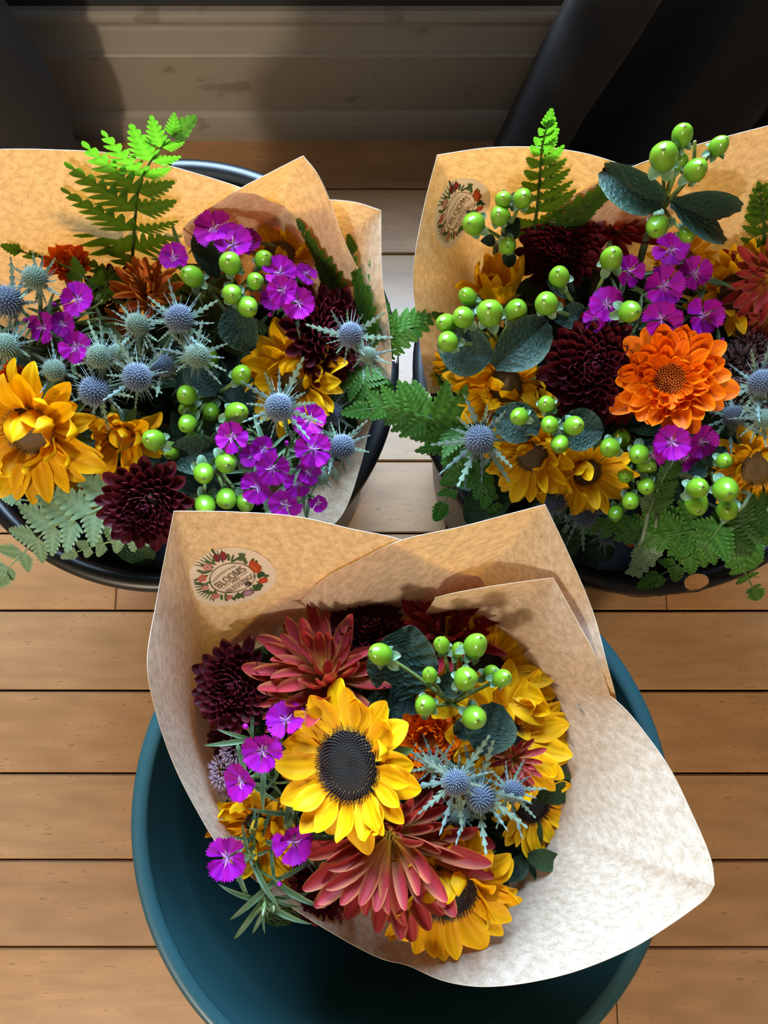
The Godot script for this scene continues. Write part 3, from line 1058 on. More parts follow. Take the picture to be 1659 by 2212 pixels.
func make_plants():
	rng.seed = 101
	var y0 := Color(0.86, 0.36, 0.002)
	var y1 := Color(0.93, 0.50, 0.004)
	var ye := Color(0.93, 0.56, 0.012)
	for k in 9:
		var curl: float = [0.25, -0.35, 0.6, 0.9, -0.6, 1.7, 0.1, 1.2, -0.9][k]
		put_mesh("sun%d" % k, petal({"w": [0.20, 0.22, 0.18, 0.19, 0.21, 0.17, 0.23, 0.19, 0.19][k], "a": 0.95, "b": 0.66, "base": 0.5, "cup": [0.35, 0.2, 0.7, 0.5, 0.25, 1.0, 0.3, 0.9, 0.4][k], "bend": curl * 0.5, "tip": curl, "ridge": 0.11, "rn": 3.0, "groove": 0.18, "wave": [0.1, 0.2, 0.3, 0.1, 0.25, 0.35, 0.1, 0.3, 0.2][k], "ph": k * 1.3, "twist": [0.1, -0.2, 0.4, -0.3, 0.2, 0.6, 0.0, -0.5, 0.3][k], "nu": 11, "nv": 8, "c0": y0, "c1": y1, "ce": ye, "cm": 0.5}), "sun_petal")
	var b0 := Color(0.026, 0.002, 0.006)
	var b1 := Color(0.068, 0.0042, 0.010)
	var be := Color(0.16, 0.018, 0.030)
	for k in 5:
		put_mesh("mum%d" % k, petal({"w": [0.165, 0.155, 0.18, 0.15, 0.17][k], "a": 1.6, "b": 0.42, "base": 0.5, "cup": [0.8, 1.0, 0.7, 0.9, 1.1][k], "bend": [0.1, -0.1, 0.25, 0.0, 0.35][k], "tip": [0.5, 0.8, 0.3, 1.0, 0.7][k], "ridge": 0.05, "rn": 2.0, "nu": 7, "nv": 4, "c0": b0, "c1": b1, "ce": be, "et": true}), "mum_petal")
	var r0 := Color(0.62, 0.44, 0.06)
	var r1 := Color(0.42, 0.038, 0.050)
	var re := Color(0.52, 0.18, 0.07)
	for kind in ["rose", "red", "gold"]:
		var q0: Color = {"rose": r0, "red": Color(0.34, 0.12, 0.02), "gold": Color(0.72, 0.36, 0.03)}[kind]
		var q1: Color = {"rose": r1, "red": Color(0.30, 0.018, 0.026), "gold": Color(0.62, 0.16, 0.035)}[kind]
		var q2: Color = {"rose": re, "red": Color(0.36, 0.05, 0.03), "gold": Color(0.78, 0.36, 0.05)}[kind]
		for k in 4:
			put_mesh("%s%d" % [kind, k], petal({"w": [0.108, 0.098, 0.118, 0.104][k], "a": 1.4, "b": 0.45, "base": 0.32, "cup": [0.6, 0.9, 0.5, 0.8][k], "bend": [0.2, -0.25, 0.4, 0.05][k], "tip": [0.3, -0.3, 0.5, 0.15][k], "ridge": 0.09, "rn": 2.0, "groove": 0.2, "twist": [0.1, -0.2, 0.25, 0.0][k], "nu": 9, "nv": 5, "c0": q0, "c1": q1, "ce": q2, "cm": 0.55}), "spray_petal")
	for k in 4:
		put_mesh("mari%d" % k, petal({"w": [0.25, 0.22, 0.27, 0.23][k], "a": 1.3, "b": 0.5, "base": 0.5, "cup": [0.4, 0.7, 0.2, 0.5][k], "bend": [0.1, 0.4, -0.2, 0.3][k], "tip": [0.3, 0.8, 0.0, 1.1][k], "ridge": 0.08, "rn": 3.0, "groove": 0.15, "wave": 0.2, "ph": k * 2.0, "notch": 0.05, "nu": 8, "nv": 6, "c0": Color(0.74, 0.10, 0.001), "c1": Color(0.88, 0.17, 0.002), "ce": Color(0.92, 0.23, 0.004)}), "orange_petal")
	# dianthus petal: a fringed fan
	for k in 3:
		var rows := []
		var cols := []
		var nv := 18
		for r in 7:
			var t := r / 6.0
			var row := PackedVector3Array()
			var cr := PackedColorArray()
			for j in nv + 1:
				var s := 2.0 * j / nv - 1.0
				var half := 0.40 + 0.24 * smoothstep(0.0, 0.75, t)
				var rad := t * (1.0 - 0.10 * s * s * s * s) + (0.055 * (1 if j % 2 else -1) * (1.0 + 0.5 * sin(j * 2.1 + k)) if r == 6 else 0.0)
				var a := s * half
				row.append(Vector3(cos(a) * rad, 0.10 * t + [0.10, -0.06, 0.2][k] * t * t * t + 0.03 * t * sin(s * 6.0 + k * 2.0), sin(a) * rad))
				var streak := 0.5 + 0.5 * cos(s * 22.0 + k)
				var c := Color(0.27, 0.004, 0.33).lerp(Color(0.36, 0.008, 0.28), 0.5 + 0.5 * s)
				c = c.lerp(Color(0.20, 0.002, 0.30), streak * 0.6 * (1.0 - t))
				cr.append(c.lerp(Color(0.62, 0.30, 0.80), (1.0 - smoothstep(0.02, 0.30, t)) * 0.7))
			rows.append(row)
			cols.append(cr)
		var sh := Shape.new()
		sh.grid(rows, cols)
		put_mesh("pink%d" % k, sh, "pink_petal")
	var stam := Shape.new()
	for k in 2:
		var g := 1.0 if k else -1.0
		stam.tube([Vector3(0, 0, 0), Vector3(0.06 * g, 0.2, 0.02), Vector3(0.2 * g, 0.34, 0.06), Vector3(0.34 * g, 0.32, 0.16)], [0.022, 0.022, 0.02, 0.008], 4, Color(0.75, 0.62, 0.85))
	put_mesh("pink_stamen", stam, "pink_petal")
	var calyx := Shape.new()
	calyx.tube([Vector3(0, -0.95, 0), Vector3(0, -0.9, 0), Vector3(0, -0.5, 0), Vector3(0, 0.02, 0)], [0.05, 0.13, 0.15, 0.12], 8, Color(0.10, 0.16, 0.05), Color(0.2, 0.25, 0.1))
	put_mesh("pink_calyx", calyx, "stem_green")
	var bud := Shape.new()
	bud.tube([Vector3(0, -0.9, 0), Vector3(0, -0.7, 0), Vector3(0, 0.0, 0)], [0.08, 0.2, 0.26], 8, Color(0.13, 0.22, 0.06), Color(0.25, 0.3, 0.12))
	bud.tube([Vector3(0, 0.0, 0), Vector3(0, 0.35, 0), Vector3(0, 0.7, 0), Vector3(0, 0.85, 0)], [0.25, 0.36, 0.30, 0.05], 9, Color(0.4, 0.02, 0.36), Color(0.5, 0.03, 0.5))
	put_mesh("pink_bud", bud, "pink_petal")
	var green := Shape.new()
	green.tube([Vector3(0, -0.9, 0), Vector3(0, -0.4, 0), Vector3(0, 0.3, 0), Vector3(0, 0.9, 0)], [0.08, 0.2, 0.17, 0.02], 7, Color(0.16, 0.28, 0.06), Color(0.42, 0.48, 0.28))
	for k in 7:
		var a := TAU * k / 7.0
		green.cone(Vector3(cos(a) * 0.12, -0.3 + 0.1 * (k % 3), sin(a) * 0.12), Vector3(cos(a) * 0.75, 0.9 + 0.3 * (k % 2), sin(a) * 0.75), 0.06, Color(0.14, 0.26, 0.06), Color(0.3, 0.42, 0.12))
	put_mesh("green_bud", green, "leaf_green")
	put_mesh("blade", petal({"w": 0.055, "a": 0.7, "b": 0.8, "base": 0.8, "cup": 0.6, "bend": -0.6, "tip": -0.5, "nu": 8, "nv": 2, "c0": Color(0.05, 0.11, 0.03), "c1": Color(0.05, 0.115, 0.05), "ce": Color(0.11, 0.19, 0.09)}), "leaf_green")
	# hypericum berry, sepal, leaf
	var rows := []
	var cols := []
	for r in 13:
		var t := r / 12.0
		var row := PackedVector3Array()
		var cr := PackedColorArray()
		for j in 18:
			var a := TAU * j / 18
			var rr := sin(PI * pow(t, 0.92)) * (1.0 - 0.06 * t) * (1.0 + 0.025 * cos(3.0 * a)) 
			var yy := -cos(PI * t) * 1.08 + 0.03 * smoothstep(0.93, 1.0, t) + 1.0
			row.append(Vector3(cos(a) * rr, yy, sin(a) * rr))
			cr.append(Color(0.075, 0.215, 0.008).lerp(Color(0.160, 0.325, 0.020), smoothstep(0.1, 0.9, t)) if r < 12 else Color(0.05, 0.05, 0.01))
		rows.append(row)
		cols.append(cr)
	var be_ := Shape.new()
	be_.grid(rows, cols, true)
	for k in 3:
		var a := TAU * k / 3 + 0.5
		be_.cone(Vector3(cos(a) * 0.03, 2.09, sin(a) * 0.03), Vector3(cos(a) * 0.13, 0.06, sin(a) * 0.13), 0.03, Color(0.08, 0.05, 0.02), Color(0.22, 0.15, 0.07))
	put_mesh("berry", be_, "berry_skin")
	put_mesh("sepal", petal({"w": 0.36, "a": 0.9, "b": 0.6, "base": 0.5, "cup": 0.35, "bend": -0.5, "tip": -0.5, "nu": 6, "nv": 4, "c0": Color(0.10, 0.20, 0.075), "c1": Color(0.115, 0.215, 0.12), "ce": Color(0.22, 0.34, 0.2)}), "leaf_green")
	for k in 4:
		put_mesh("leaf%d" % k, petal({"w": [0.26, 0.30, 0.25, 0.34][k], "a": [0.82, 0.85, 0.8, 0.95][k], "b": [0.85, 0.8, 0.9, 0.65][k], "base": 0.25, "cup": [0.6, 0.4, 0.9, 0.25][k], "bend": [-0.5, -0.2, -0.9, 0.2][k], "tip": [-0.6, -0.3, -1.0, -0.2][k], "vein": 0.030, "mid": 0.04, "nu": 34, "nv": 12, "c0": Color(0.016, 0.040, 0.028), "c1": Color(0.020, 0.046, 0.036), "ce": Color(0.05, 0.09, 0.055)}), "leaf_dark")
	put_mesh("under_leaf", petal({"w": 0.3, "a": 0.85, "b": 0.7, "base": 0.3, "cup": 0.3, "bend": -0.5, "tip": -0.6, "vein": 0.01, "mid": 0.015, "wave": 0.1, "nu": 12, "nv": 6, "c0": Color(0.018, 0.042, 0.012), "c1": Color(0.024, 0.055, 0.018)}), "leaf_dark")
	# sea holly
	put_mesh("bract0", lobed(6, 0.115, 0.66, 1.2, Color(0.11, 0.17, 0.11), Color(0.15, 0.22, 0.15), Color(0.32, 0.40, 0.31), 0.5, 0.5, 2.0, -0.12), "thistle")
	put_mesh("bract1", lobed(5, 0.10, 0.64, 1.4, Color(0.10, 0.16, 0.14), Color(0.14, 0.21, 0.18), Color(0.28, 0.36, 0.32), 0.6, 0.5, 2.0, -0.3), "thistle")
	for k in 2:
		var h := Shape.new()
		var rws := []
		var cls := []
		var c0: Color = [Color(0.05, 0.065, 0.10), Color(0.08, 0.13, 0.09)][k]
		var c1: Color = [Color(0.22, 0.255, 0.30), Color(0.29, 0.36, 0.27)][k]
		for r in 9:
			var t := r / 8.0
			var row := PackedVector3Array()
			var cr := PackedColorArray()
			for j in 12:
				row.append(Vector3(cos(TAU * j / 12) * sin(PI * t) * 0.82, 0.15 - cos(PI * t) * 0.95, sin(TAU * j / 12) * sin(PI * t) * 0.82))
				cr.append(c0)
			rws.append(row)
			cls.append(cr)
		h.grid(rws, cls, true)
		for j in 190:
			var f := (j + 0.5) / 190.0
			var el := acos(1.0 - 1.72 * f)
			var a := j * 2.39996
			var d := Vector3(sin(el) * cos(a) * 0.82, cos(el) * 0.95, sin(el) * sin(a) * 0.82)
			h.cone(d * 0.95 + Vector3(0, 0.15, 0), Vector3(d.x, d.y * 0.8, d.z).normalized() * 0.30, 0.075, c0.lerp(c1, 0.25), c1, 4)
		for j in 26:      # the thin ruff below the head
			var a := j * 2.39996
			h.cone(Vector3(cos(a), -0.6, sin(a)) * 0.5, Vector3(cos(a) * (0.9 + 0.4 * (j % 3)), 0.25 * (j % 4) - 0.35, sin(a) * (0.9 + 0.4 * (j % 3))), 0.035, Color(0.2, 0.3, 0.27), Color(0.45, 0.55, 0.5))
		put_mesh("thistle_head%d" % k, h, "thistle")
	# fern pinnae
	for k in 3:
		var f0: Color = [Color(0.065, 0.17, 0.025), Color(0.15, 0.27, 0.15), Color(0.030, 0.115, 0.012)][k]
		var f1: Color = [Color(0.085, 0.22, 0.032), Color(0.20, 0.35, 0.20), Color(0.044, 0.155, 0.018)][k]
		var fe: Color = [Color(0.12, 0.28, 0.06), Color(0.32, 0.50, 0.30), Color(0.12, 0.29, 0.05)][k]
		put_mesh("pinna%d_long" % k, lobed(7 if k == 0 else 6, 0.36 if k == 0 else 0.38, 0.80 if k == 0 else 0.46, 0.55, f0, f1, fe, 0.75, 0.75), "fern_leaf" if k == 0 else "fern_front")
		put_mesh("pinna%d_mid" % k, lobed(6, 0.36, 0.46 if k == 0 else 0.36, 0.7, f0, f1, fe, 0.7, 0.7), "fern_leaf" if k == 0 else "fern_front")
		put_mesh("pinna%d_short" % k, lobed(5, 0.36, 0.28, 0.5, f0, f1, fe, 0.55, 0.6), "fern_leaf" if k == 0 else "fern_front")
	# sunflower seed heads
	for kind in ["dark", "brown"]:
		var h := Shape.new()
		var rws := []
		var cls := []
		for r in 8:
			var t := r / 7.0
			var row := PackedVector3Array()
			var cr := PackedColorArray()
			for j in 28:
				row.append(Vector3(cos(TAU * j / 28) * t, 0.22 * (1.0 - t * t) - 0.10 * exp(-t * t * 9.0), sin(TAU * j / 28) * t))
				cr.append(Color(0.007, 0.005, 0.006) if kind == "dark" else Color(0.10, 0.055, 0.012))
			rws.append(row)
			cls.append(cr)
		h.grid(rws, cls, true)
		put_mesh("disc_" + kind, h, "seed")
		var fl := Shape.new()
		for j in 520:
			var t := sqrt((j + 0.5) / 520.0)
			var a := j * 2.39996
			var p := Vector3(cos(a) * t, 0.21 * (1.0 - t * t) - 0.10 * exp(-t * t * 9.0), sin(a) * t)
			var tall := 0.05 + 0.15 * smoothstep(0.55, 0.8, t)
			var c: Color
			var tipc: Color
			if kind == "dark":
				c = Color(0.006, 0.005, 0.007) if t < 0.6 else Color(0.018, 0.005, 0.005)
				tipc = Color(0.022, 0.021, 0.027) if t < 0.55 else (Color(0.30, 0.19, 0.05) if j % 13 == 0 else Color(0.04, 0.013, 0.010))
			else:
				c = Color(0.10, 0.06, 0.010)
				tipc = Color(0.16, 0.13, 0.02) if t < 0.5 else Color(0.42, 0.20, 0.02)
			fl.cone(p, Vector3(cos(a) * (t - 0.25) * 0.09, tall, sin(a) * (t - 0.25) * 0.09), 0.035, c, tipc, 3)
		put_mesh("florets_" + kind, fl, "seed")
	put_mesh("sun_bract", petal({"w": 0.2, "a": 0.7, "b": 0.8, "base": 0.9, "cup": 0.3, "bend": 0.2, "nu": 6, "nv": 2, "c0": Color(0.06, 0.13, 0.03), "c1": Color(0.10, 0.18, 0.05)}), "leaf_green")

# ---------- stems ----------
func foot(b: String, k: float) -> Vector3:
	var p: Vector3 = {"front": P_FRONT, "left": P_LEFT, "right": P_RIGHT}[b]
	return p + Vector3(cos(k * 2.4), 0, sin(k * 2.4)) * 0.022

var stem_no := 0
# from the thing's head (its own origin, up n) down to the tied bunch, in the thing's own axes
func stem(o: Node3D, b: String, n: Vector3, r0: float, r1: float, start := Vector3.ZERO, col := Color(0.07, 0.13, 0.035)):
	stem_no += 1
	var inv := o.transform.affine_inverse()
	var p0 := o.transform * start
	var f := foot(b, stem_no)
	var pts := spline([p0, p0 - n * 0.022, p0.lerp(Vector3(f.x, 0.25, f.z), 0.45) + Vector3(0, -0.02, 0), Vector3(f.x, 0.24, f.z), Vector3(f.x, 0.03, f.z)], 14)
	var q := []
	var rad := []
	for k in pts.size():
		q.append(inv * pts[k])
		rad.append(lerpf(r0, r1, minf(1.0, k / 5.0)))
	var sh := Shape.new()
	sh.tube(q, rad, 7, col.lightened(0.08), col)
	part("stem", sh.mesh(M.stem_green), o)

func head(called: String, label: String, cat: String, group: String, px: float, py: float, h: float, fx: float, fy: float, spin: float) -> Node3D:
	var p := at(px, py, h * 0.001)
	var o := thing(called, label, cat, p, group)
	o.basis = turned(face(p, fx, fy), spin)
	return o

func under_leaves(o: Node3D, n: Vector3, count: int, size: float, depth: float):
	for k in count:
		var a := rng.randf() * TAU
		var d := Vector3(cos(a), rng.randf_range(-0.25, 0.25), sin(a))
		var inv := o.basis.inverse()
		var p := Vector3(cos(a) * size * 0.15, -depth - rng.randf() * 0.02, sin(a) * size * 0.15)
		part("leaf", G.under_leaf, o, Transform3D((inv * along(d, Vector3.UP)).scaled_local(Vector3.ONE * size * rng.randf_range(0.8, 1.2)), inv * p))

# ---------- flowers ----------
# r: radius in pixels; disc: seed head share of r; wild: how much the petals stray and fold in
func sunflower(b: String, label: String, px, py, h, r, fx, fy, disc := 0.45, kind := "dark", n := 15, wild := 0.5, lift := 0.15, seed_ := 1, leaves := 3):
	rng.seed = seed_ * 37 + 5
	var o := head("sunflower", label, "sunflower", "yellow sunflowers", px, py, h, fx, fy, rng.randf() * TAU)
	var R: float = r * mpp(o.position)
	var dr := R * disc
	part("seed_head", G["disc_" + kind], o, Transform3D(Basis().scaled(Vector3.ONE * dr), Vector3.ZERO))
	part("florets", G["florets_" + kind], o, Transform3D(Basis().scaled(Vector3.ONE * dr), Vector3.ZERO)).set_meta("kind", "stuff")
	for ring in (3 if wild > 0.4 else 2):
		for k in (n if ring < 2 else int(n * 0.6)):
			var a: float = TAU * (k + 0.5 * ring + rng.randf_range(-0.25, 0.25)) / n
			var e: float = lift + ring * 0.16 + rng.randf_range(-0.18, 0.22) * (0.5 + wild)
			if ring == 2:
				e = lift + rng.randf_range(0.6, 1.5)
			var v: int = rng.randi_range(0, 8) if rng.randf() < wild else [0, 1, 6, 3, 4][rng.randi_range(0, 4)]
			var L: float = (R - dr * 0.86) * rng.randf_range(0.86, 1.08) * (0.9 if ring else 1.0)
			var bs := Basis(Vector3.UP, -a) * Basis(Vector3(0, 0, 1), e) * Basis(Vector3.RIGHT, rng.randf_range(-0.5, 0.5) * wild)
			part("petal", G["sun%d" % v], o, Transform3D(bs.scaled_local(Vector3(L, L, L * (rng.randf_range(1.15, 1.6) if disc > 0.4 else rng.randf_range(0.85, 1.25)))), Vector3(cos(a), 0, sin(a)) * dr * 0.90 + Vector3.UP * (0.01 + 0.04 * ring) * dr))
	for k in 9:
		var a := TAU * k / 9.0
		part("bract", G.sun_bract, o, Transform3D((Basis(Vector3.UP, -a) * Basis(Vector3(0, 0, 1), -0.25)).scaled_local(Vector3.ONE * R * 0.5), Vector3(cos(a) * dr * 0.7, -R * 0.10, sin(a) * dr * 0.7)))
	var back := Shape.new()
	back.tube([Vector3(0, 0, 0), Vector3(0, -R * 0.1, 0), Vector3(0, -R * 0.22, 0)], [dr * 0.96, dr * 0.85, 0.004], 14, Color(0.05, 0.10, 0.03))
	part("receptacle", back.mesh(M.stem_green), o)
	stem(o, b, o.basis.y, 0.0042, 0.0038, Vector3(0, -R * 0.2, 0))
	under_leaves(o, o.basis.y, leaves, 0.042, 0.03)
	return o

func chrysanthemum(b: String, label: String, px, py, h, r, fx, fy, seed_ := 1, n := 150, leaves := 3):
	rng.seed = seed_ * 53 + 1
	var o := head("chrysanthemum", label, "chrysanthemum", "burgundy chrysanthemums", px, py, h, fx, fy, rng.randf() * TAU)
	var R: float = r * mpp(o.position)
	var inner := Shape.new()
	for k in n:
		var f := float(k) / n
		var a := k * 2.39996
		var g := pow(f, 0.85)
		var e := lerpf(-0.12, 1.35, g) + rng.randf_range(-0.10, 0.10)
		var L := R * lerpf(0.60, 0.26, pow(f, 0.8)) * rng.randf_range(0.93, 1.07)
		var base := Vector3(cos(a), 0, sin(a)) * R * lerpf(0.44, 0.03, pow(f, 0.8)) + Vector3.UP * R * (0.02 + 0.22 * f)
		var bs := (Basis(Vector3.UP, -a) * Basis(Vector3(0, 0, 1), e)).scaled_local(Vector3(L, L, L * lerpf(1.35, 0.9, f)))
		if k < int(n * 0.78):
			part("petal", G["mum%d" % rng.randi_range(0, 4)], o, Transform3D(bs, base))
		else:
			inner.absorb(petal({"w": 0.15, "a": 1.2, "b": 0.6, "base": 0.5, "cup": 1.0, "bend": 0.5, "tip": 0.7, "nu": 4, "nv": 2, "c0": Color(0.03, 0.002, 0.006), "c1": Color(0.06, 0.004, 0.012), "ce": Color(0.12, 0.014, 0.03)}), Transform3D(bs, base))
	part("inner_petals", inner.mesh(M.mum_petal), o).set_meta("kind", "stuff")
	stem(o, b, o.basis.y, 0.003, 0.0026)
	under_leaves(o, o.basis.y, leaves, 0.034, 0.022)
	return o

# loose spray chrysanthemum with long petals; kind is rose, red or gold; spread lifts the petals
func spray_mum(b: String, label: String, px, py, h, r, fx, fy, kind := "rose", n := 44, e0 := 0.0, e1 := 1.1, seed_ := 1, leaves := 2, droop := false):
	rng.seed = seed_ * 71 + 3
	var o := head("spray_chrysanthemum", label, "chrysanthemum", "bronze spray chrysanthemums", px, py, h, fx, fy, rng.randf() * TAU)
	var R: float = r * mpp(o.position)
	for k in n:
		var f := float(k) / n
		var a := k * 2.39996 + rng.randf_range(-0.1, 0.1)
		var e := lerpf(e0, e1, pow(f, 0.9)) + rng.randf_range(-0.15, 0.15)
		var L := R * lerpf(0.93, 0.55, f) * rng.randf_range(0.9, 1.08)
		if droop:      # crowded from behind, it only spreads to the front
			L *= 0.42 + 0.58 * smoothstep(-0.7, 0.25, (o.basis * Vector3(cos(a), 0, sin(a))).z)
		var bs := (Basis(Vector3.UP, -a) * Basis(Vector3(0, 0, 1), e) * Basis(Vector3.RIGHT, rng.randf_range(-0.3, 0.3))).scaled_local(Vector3(L, L, L * 1.05))
		part("petal", G["%s%d" % [kind, rng.randi_range(0, 3)]], o, Transform3D(bs, Vector3(cos(a), 0, sin(a)) * R * lerpf(0.10, 0.03, f) + Vector3.UP * R * 0.08 * f))
	var c := Shape.new()
	for k in 40:
		var a := k * 2.39996
		var t := sqrt(k / 40.0)
		c.cone(Vector3(cos(a) * t, 0, sin(a) * t) * R * 0.10, Vector3(0, R * 0.14, 0), R * 0.016, Color(0.3, 0.3, 0.03), Color(0.6, 0.5, 0.06), 4)
	part("centre", c.mesh(M.seed), o).set_meta("kind", "stuff")
	stem(o, b, o.basis.y, 0.0026, 0.0022)
	under_leaves(o, o.basis.y, leaves, 0.042, 0.022)
	return o

func calendula(b: String, label: String, px, py, h, r, fx, fy, open := 0.0, n := 66, seed_ := 1):
	rng.seed = seed_ * 91 + 7
	var o := head("calendula", label, "calendula", "orange calendulas", px, py, h, fx, fy, rng.randf() * TAU)
	var R: float = r * mpp(o.position)
	for k in n:
		var f := float(k) / n
		var a := k * 2.39996
		var e := lerpf(0.0, 1.0, f) + open + rng.randf_range(-0.12, 0.16)
		var L := R * lerpf(0.74, 0.40, f) * rng.randf_range(0.88, 1.1)
		var bs := (Basis(Vector3.UP, -a) * Basis(Vector3(0, 0, 1), e) * Basis(Vector3.RIGHT, rng.randf_range(-0.25, 0.25))).scaled_local(Vector3(L, L, L * lerpf(1.0, 0.9, f)))
		part("petal", G["mari%d" % rng.randi_range(0, 3)], o, Transform3D(bs, Vector3(cos(a), 0, sin(a)) * R * lerpf(0.28, 0.22, f) + Vector3.UP * R * 0.03 * f))
	var c := Shape.new()
	for k in 130:
		var a := k * 2.39996
		var t := sqrt(k / 130.0)
		c.cone(Vector3(cos(a) * t * 0.25, 0.02 + 0.05 * (1.0 - t), sin(a) * t * 0.25) * R, Vector3(0, R * 0.09, 0), R * 0.028, Color(0.34, 0.07, 0.003), Color(0.62, 0.17, 0.006), 4)
	part("centre", c.mesh(M.seed), o).set_meta("kind", "stuff")
	var cup := Shape.new()
	cup.tube([Vector3(0, 0.01 * R, 0), Vector3(0, -0.12 * R, 0), Vector3(0, -0.3 * R, 0)], [0.36 * R, 0.28 * R, 0.08 * R], 10, Color(0.10, 0.18, 0.05))
	part("calyx", cup.mesh(M.stem_green), o)
	stem(o, b, o.basis.y, 0.0026, 0.0022, Vector3(0, -0.2 * R, 0))
	return o

# one sweet william stem: blossoms [x, y, h, r, fx, fy], buds [x, y, h, r], blades of leaf round them
func dianthus(b: String, label: String, cx, cy, ch, blossoms: Array, buds: Array, blades := 10, seed_ := 1, blade_len := 0.022):
	rng.seed = seed_ * 17 + 9
	var base := at(cx, cy, ch * 0.001)
	var o := thing("dianthus", label, "dianthus", base, "magenta dianthus stems")
	var twigs := Shape.new()
	for q in blossoms:
		var p := at(q[0], q[1], q[2] * 0.001)
		var n := face(p, q[4], q[5])
		var R: float = q[3] * mpp(p)
		var bl := part("blossom", G.pink_calyx, o, Transform3D(turned(n, rng.randf() * TAU).scaled_local(Vector3.ONE * R), p - base))
		for k in 5:
			var a := TAU * k / 5.0 + rng.randf_range(-0.1, 0.1)
			part("petal", G["pink%d" % rng.randi_range(0, 2)], bl, Transform3D(Basis(Vector3.UP, -a) * Basis(Vector3(0, 0, 1), rng.randf_range(-0.2, 0.5)) * Basis(Vector3.RIGHT, rng.randf_range(-0.35, 0.35)), Vector3(0, 0.012 * k, 0)))
		part("stamen", G.pink_stamen, bl, Transform3D(Basis(Vector3.UP, rng.randf() * TAU), Vector3.ZERO))
		twigs.tube(spline([p - base - n * R * 0.9, (p - base) * 0.5 - n * R, Vector3.ZERO], 5), [0.0007, 0.0008, 0.0009, 0.001, 0.0011, 0.0012], 5, Color(0.10, 0.17, 0.05))
	for q in buds:
		var p := at(q[0], q[1], q[2] * 0.001)
		var R: float = q[3] * mpp(p)
		var n: Vector3 = (face(p, rng.randf_range(-0.6, 0.6), rng.randf_range(-0.6, 0.6)) + (p - base).normalized()).normalized()
		part("bud", G.green_bud if q.size() > 4 else G.pink_bud, o, Transform3D(turned(n, rng.randf() * TAU).scaled_local(Vector3.ONE * R), p - base))
		twigs.tube([p - base - n * R * 0.85, (p - base) * 0.4, Vector3.ZERO], [0.0007, 0.0008, 0.001], 5, Color(0.10, 0.17, 0.05))
	part("twigs", twigs.mesh(M.stem_green), o)
	var spots := blossoms + buds
	for k in blades:
		var q: Array = spots[rng.randi_range(0, spots.size() - 1)]
		var p := at(q[0], q[1], q[2] * 0.001 - rng.randf_range(0.006, 0.014))
		var a := rng.randf() * TAU
		var d := Vector3(cos(a), rng.randf_range(0.0, 0.8), sin(a))
		part("leaf", G.blade, o, Transform3D(along(d, Vector3.UP).scaled_local(Vector3.ONE * blade_len * rng.randf_range(0.6, 1.25)), (p - base).lerp(Vector3.ZERO, 0.2)))
	stem(o, b, Vector3.UP, 0.0018, 0.002)
	return o

# one hypericum sprig: node, berries [x, y, h, r], leaves [x0, y0, x1, y1, h0, h1, variant, roll]
func berries(b: String, label: String, cx, cy, ch, list: Array, leaves: Array, seed_ := 1, toward := 0.3):
	rng.seed = seed_ * 29 + 11
	var base := at(cx, cy, ch * 0.001)
	var o := thing("berry_sprig", label, "berry sprig", base, "green hypericum sprigs")
	var twigs := Shape.new()
	for q in list:
		var p := at(q[0], q[1], q[2] * 0.001)
		var R: float = q[3] * mpp(p)
		var n: Vector3 = ((p - base).normalized() * (1.0 - toward) + face(p, rng.randf_range(-0.6, 0.6), rng.randf_range(-0.4, 0.7)) * toward).normalized()
		var s := rng.randf_range(0.97, 1.08)
		var be := part("berry", G.berry, o, Transform3D(turned(n, rng.randf() * TAU).scaled_local(Vector3(R * 0.97, R * s * 1.1, R * 0.97)), p - base - n * R * 1.1))
		for k in 5:
			var a := TAU * k / 5.0 + rng.randf_range(-0.2, 0.2)
			part("sepal", G.sepal, be, Transform3D((Basis(Vector3.UP, -a) * Basis(Vector3(0, 0, 1), rng.randf_range(-0.6, 0.45))).scaled_local(Vector3.ONE * rng.randf_range(1.0, 1.4)), Vector3(cos(a) * 0.1, 0.02, sin(a) * 0.1)))
		var q0 := p - base - n * R
		twigs.tube(spline([q0, q0 * 0.6 - n * 0.004, Vector3.ZERO], 6), [0.0009, 0.0009, 0.001, 0.001, 0.0011, 0.0012, 0.0013], 6, Color(0.19, 0.28, 0.07), Color(0.12, 0.18, 0.05))
	part("twigs", twigs.mesh(M.stem_green), o)
	for q in leaves:
		var p0 := at(q[0], q[1], q[4] * 0.001)
		var p1 := at(q[2], q[3], q[5] * 0.001)
		var up := face(p0, q[7] if q.size() > 7 else 0.0, q[8] if q.size() > 8 else 0.0)
		var L := p0.distance_to(p1)
		part("leaf", G["leaf%d" % q[6]], o, Transform3D(along(p1 - p0, up).scaled_local(Vector3(L, L, L * (q[9] if q.size() > 9 else 1.0))), p0 - base))
	stem(o, b, Vector3.UP, 0.0018, 0.0022)
	return o

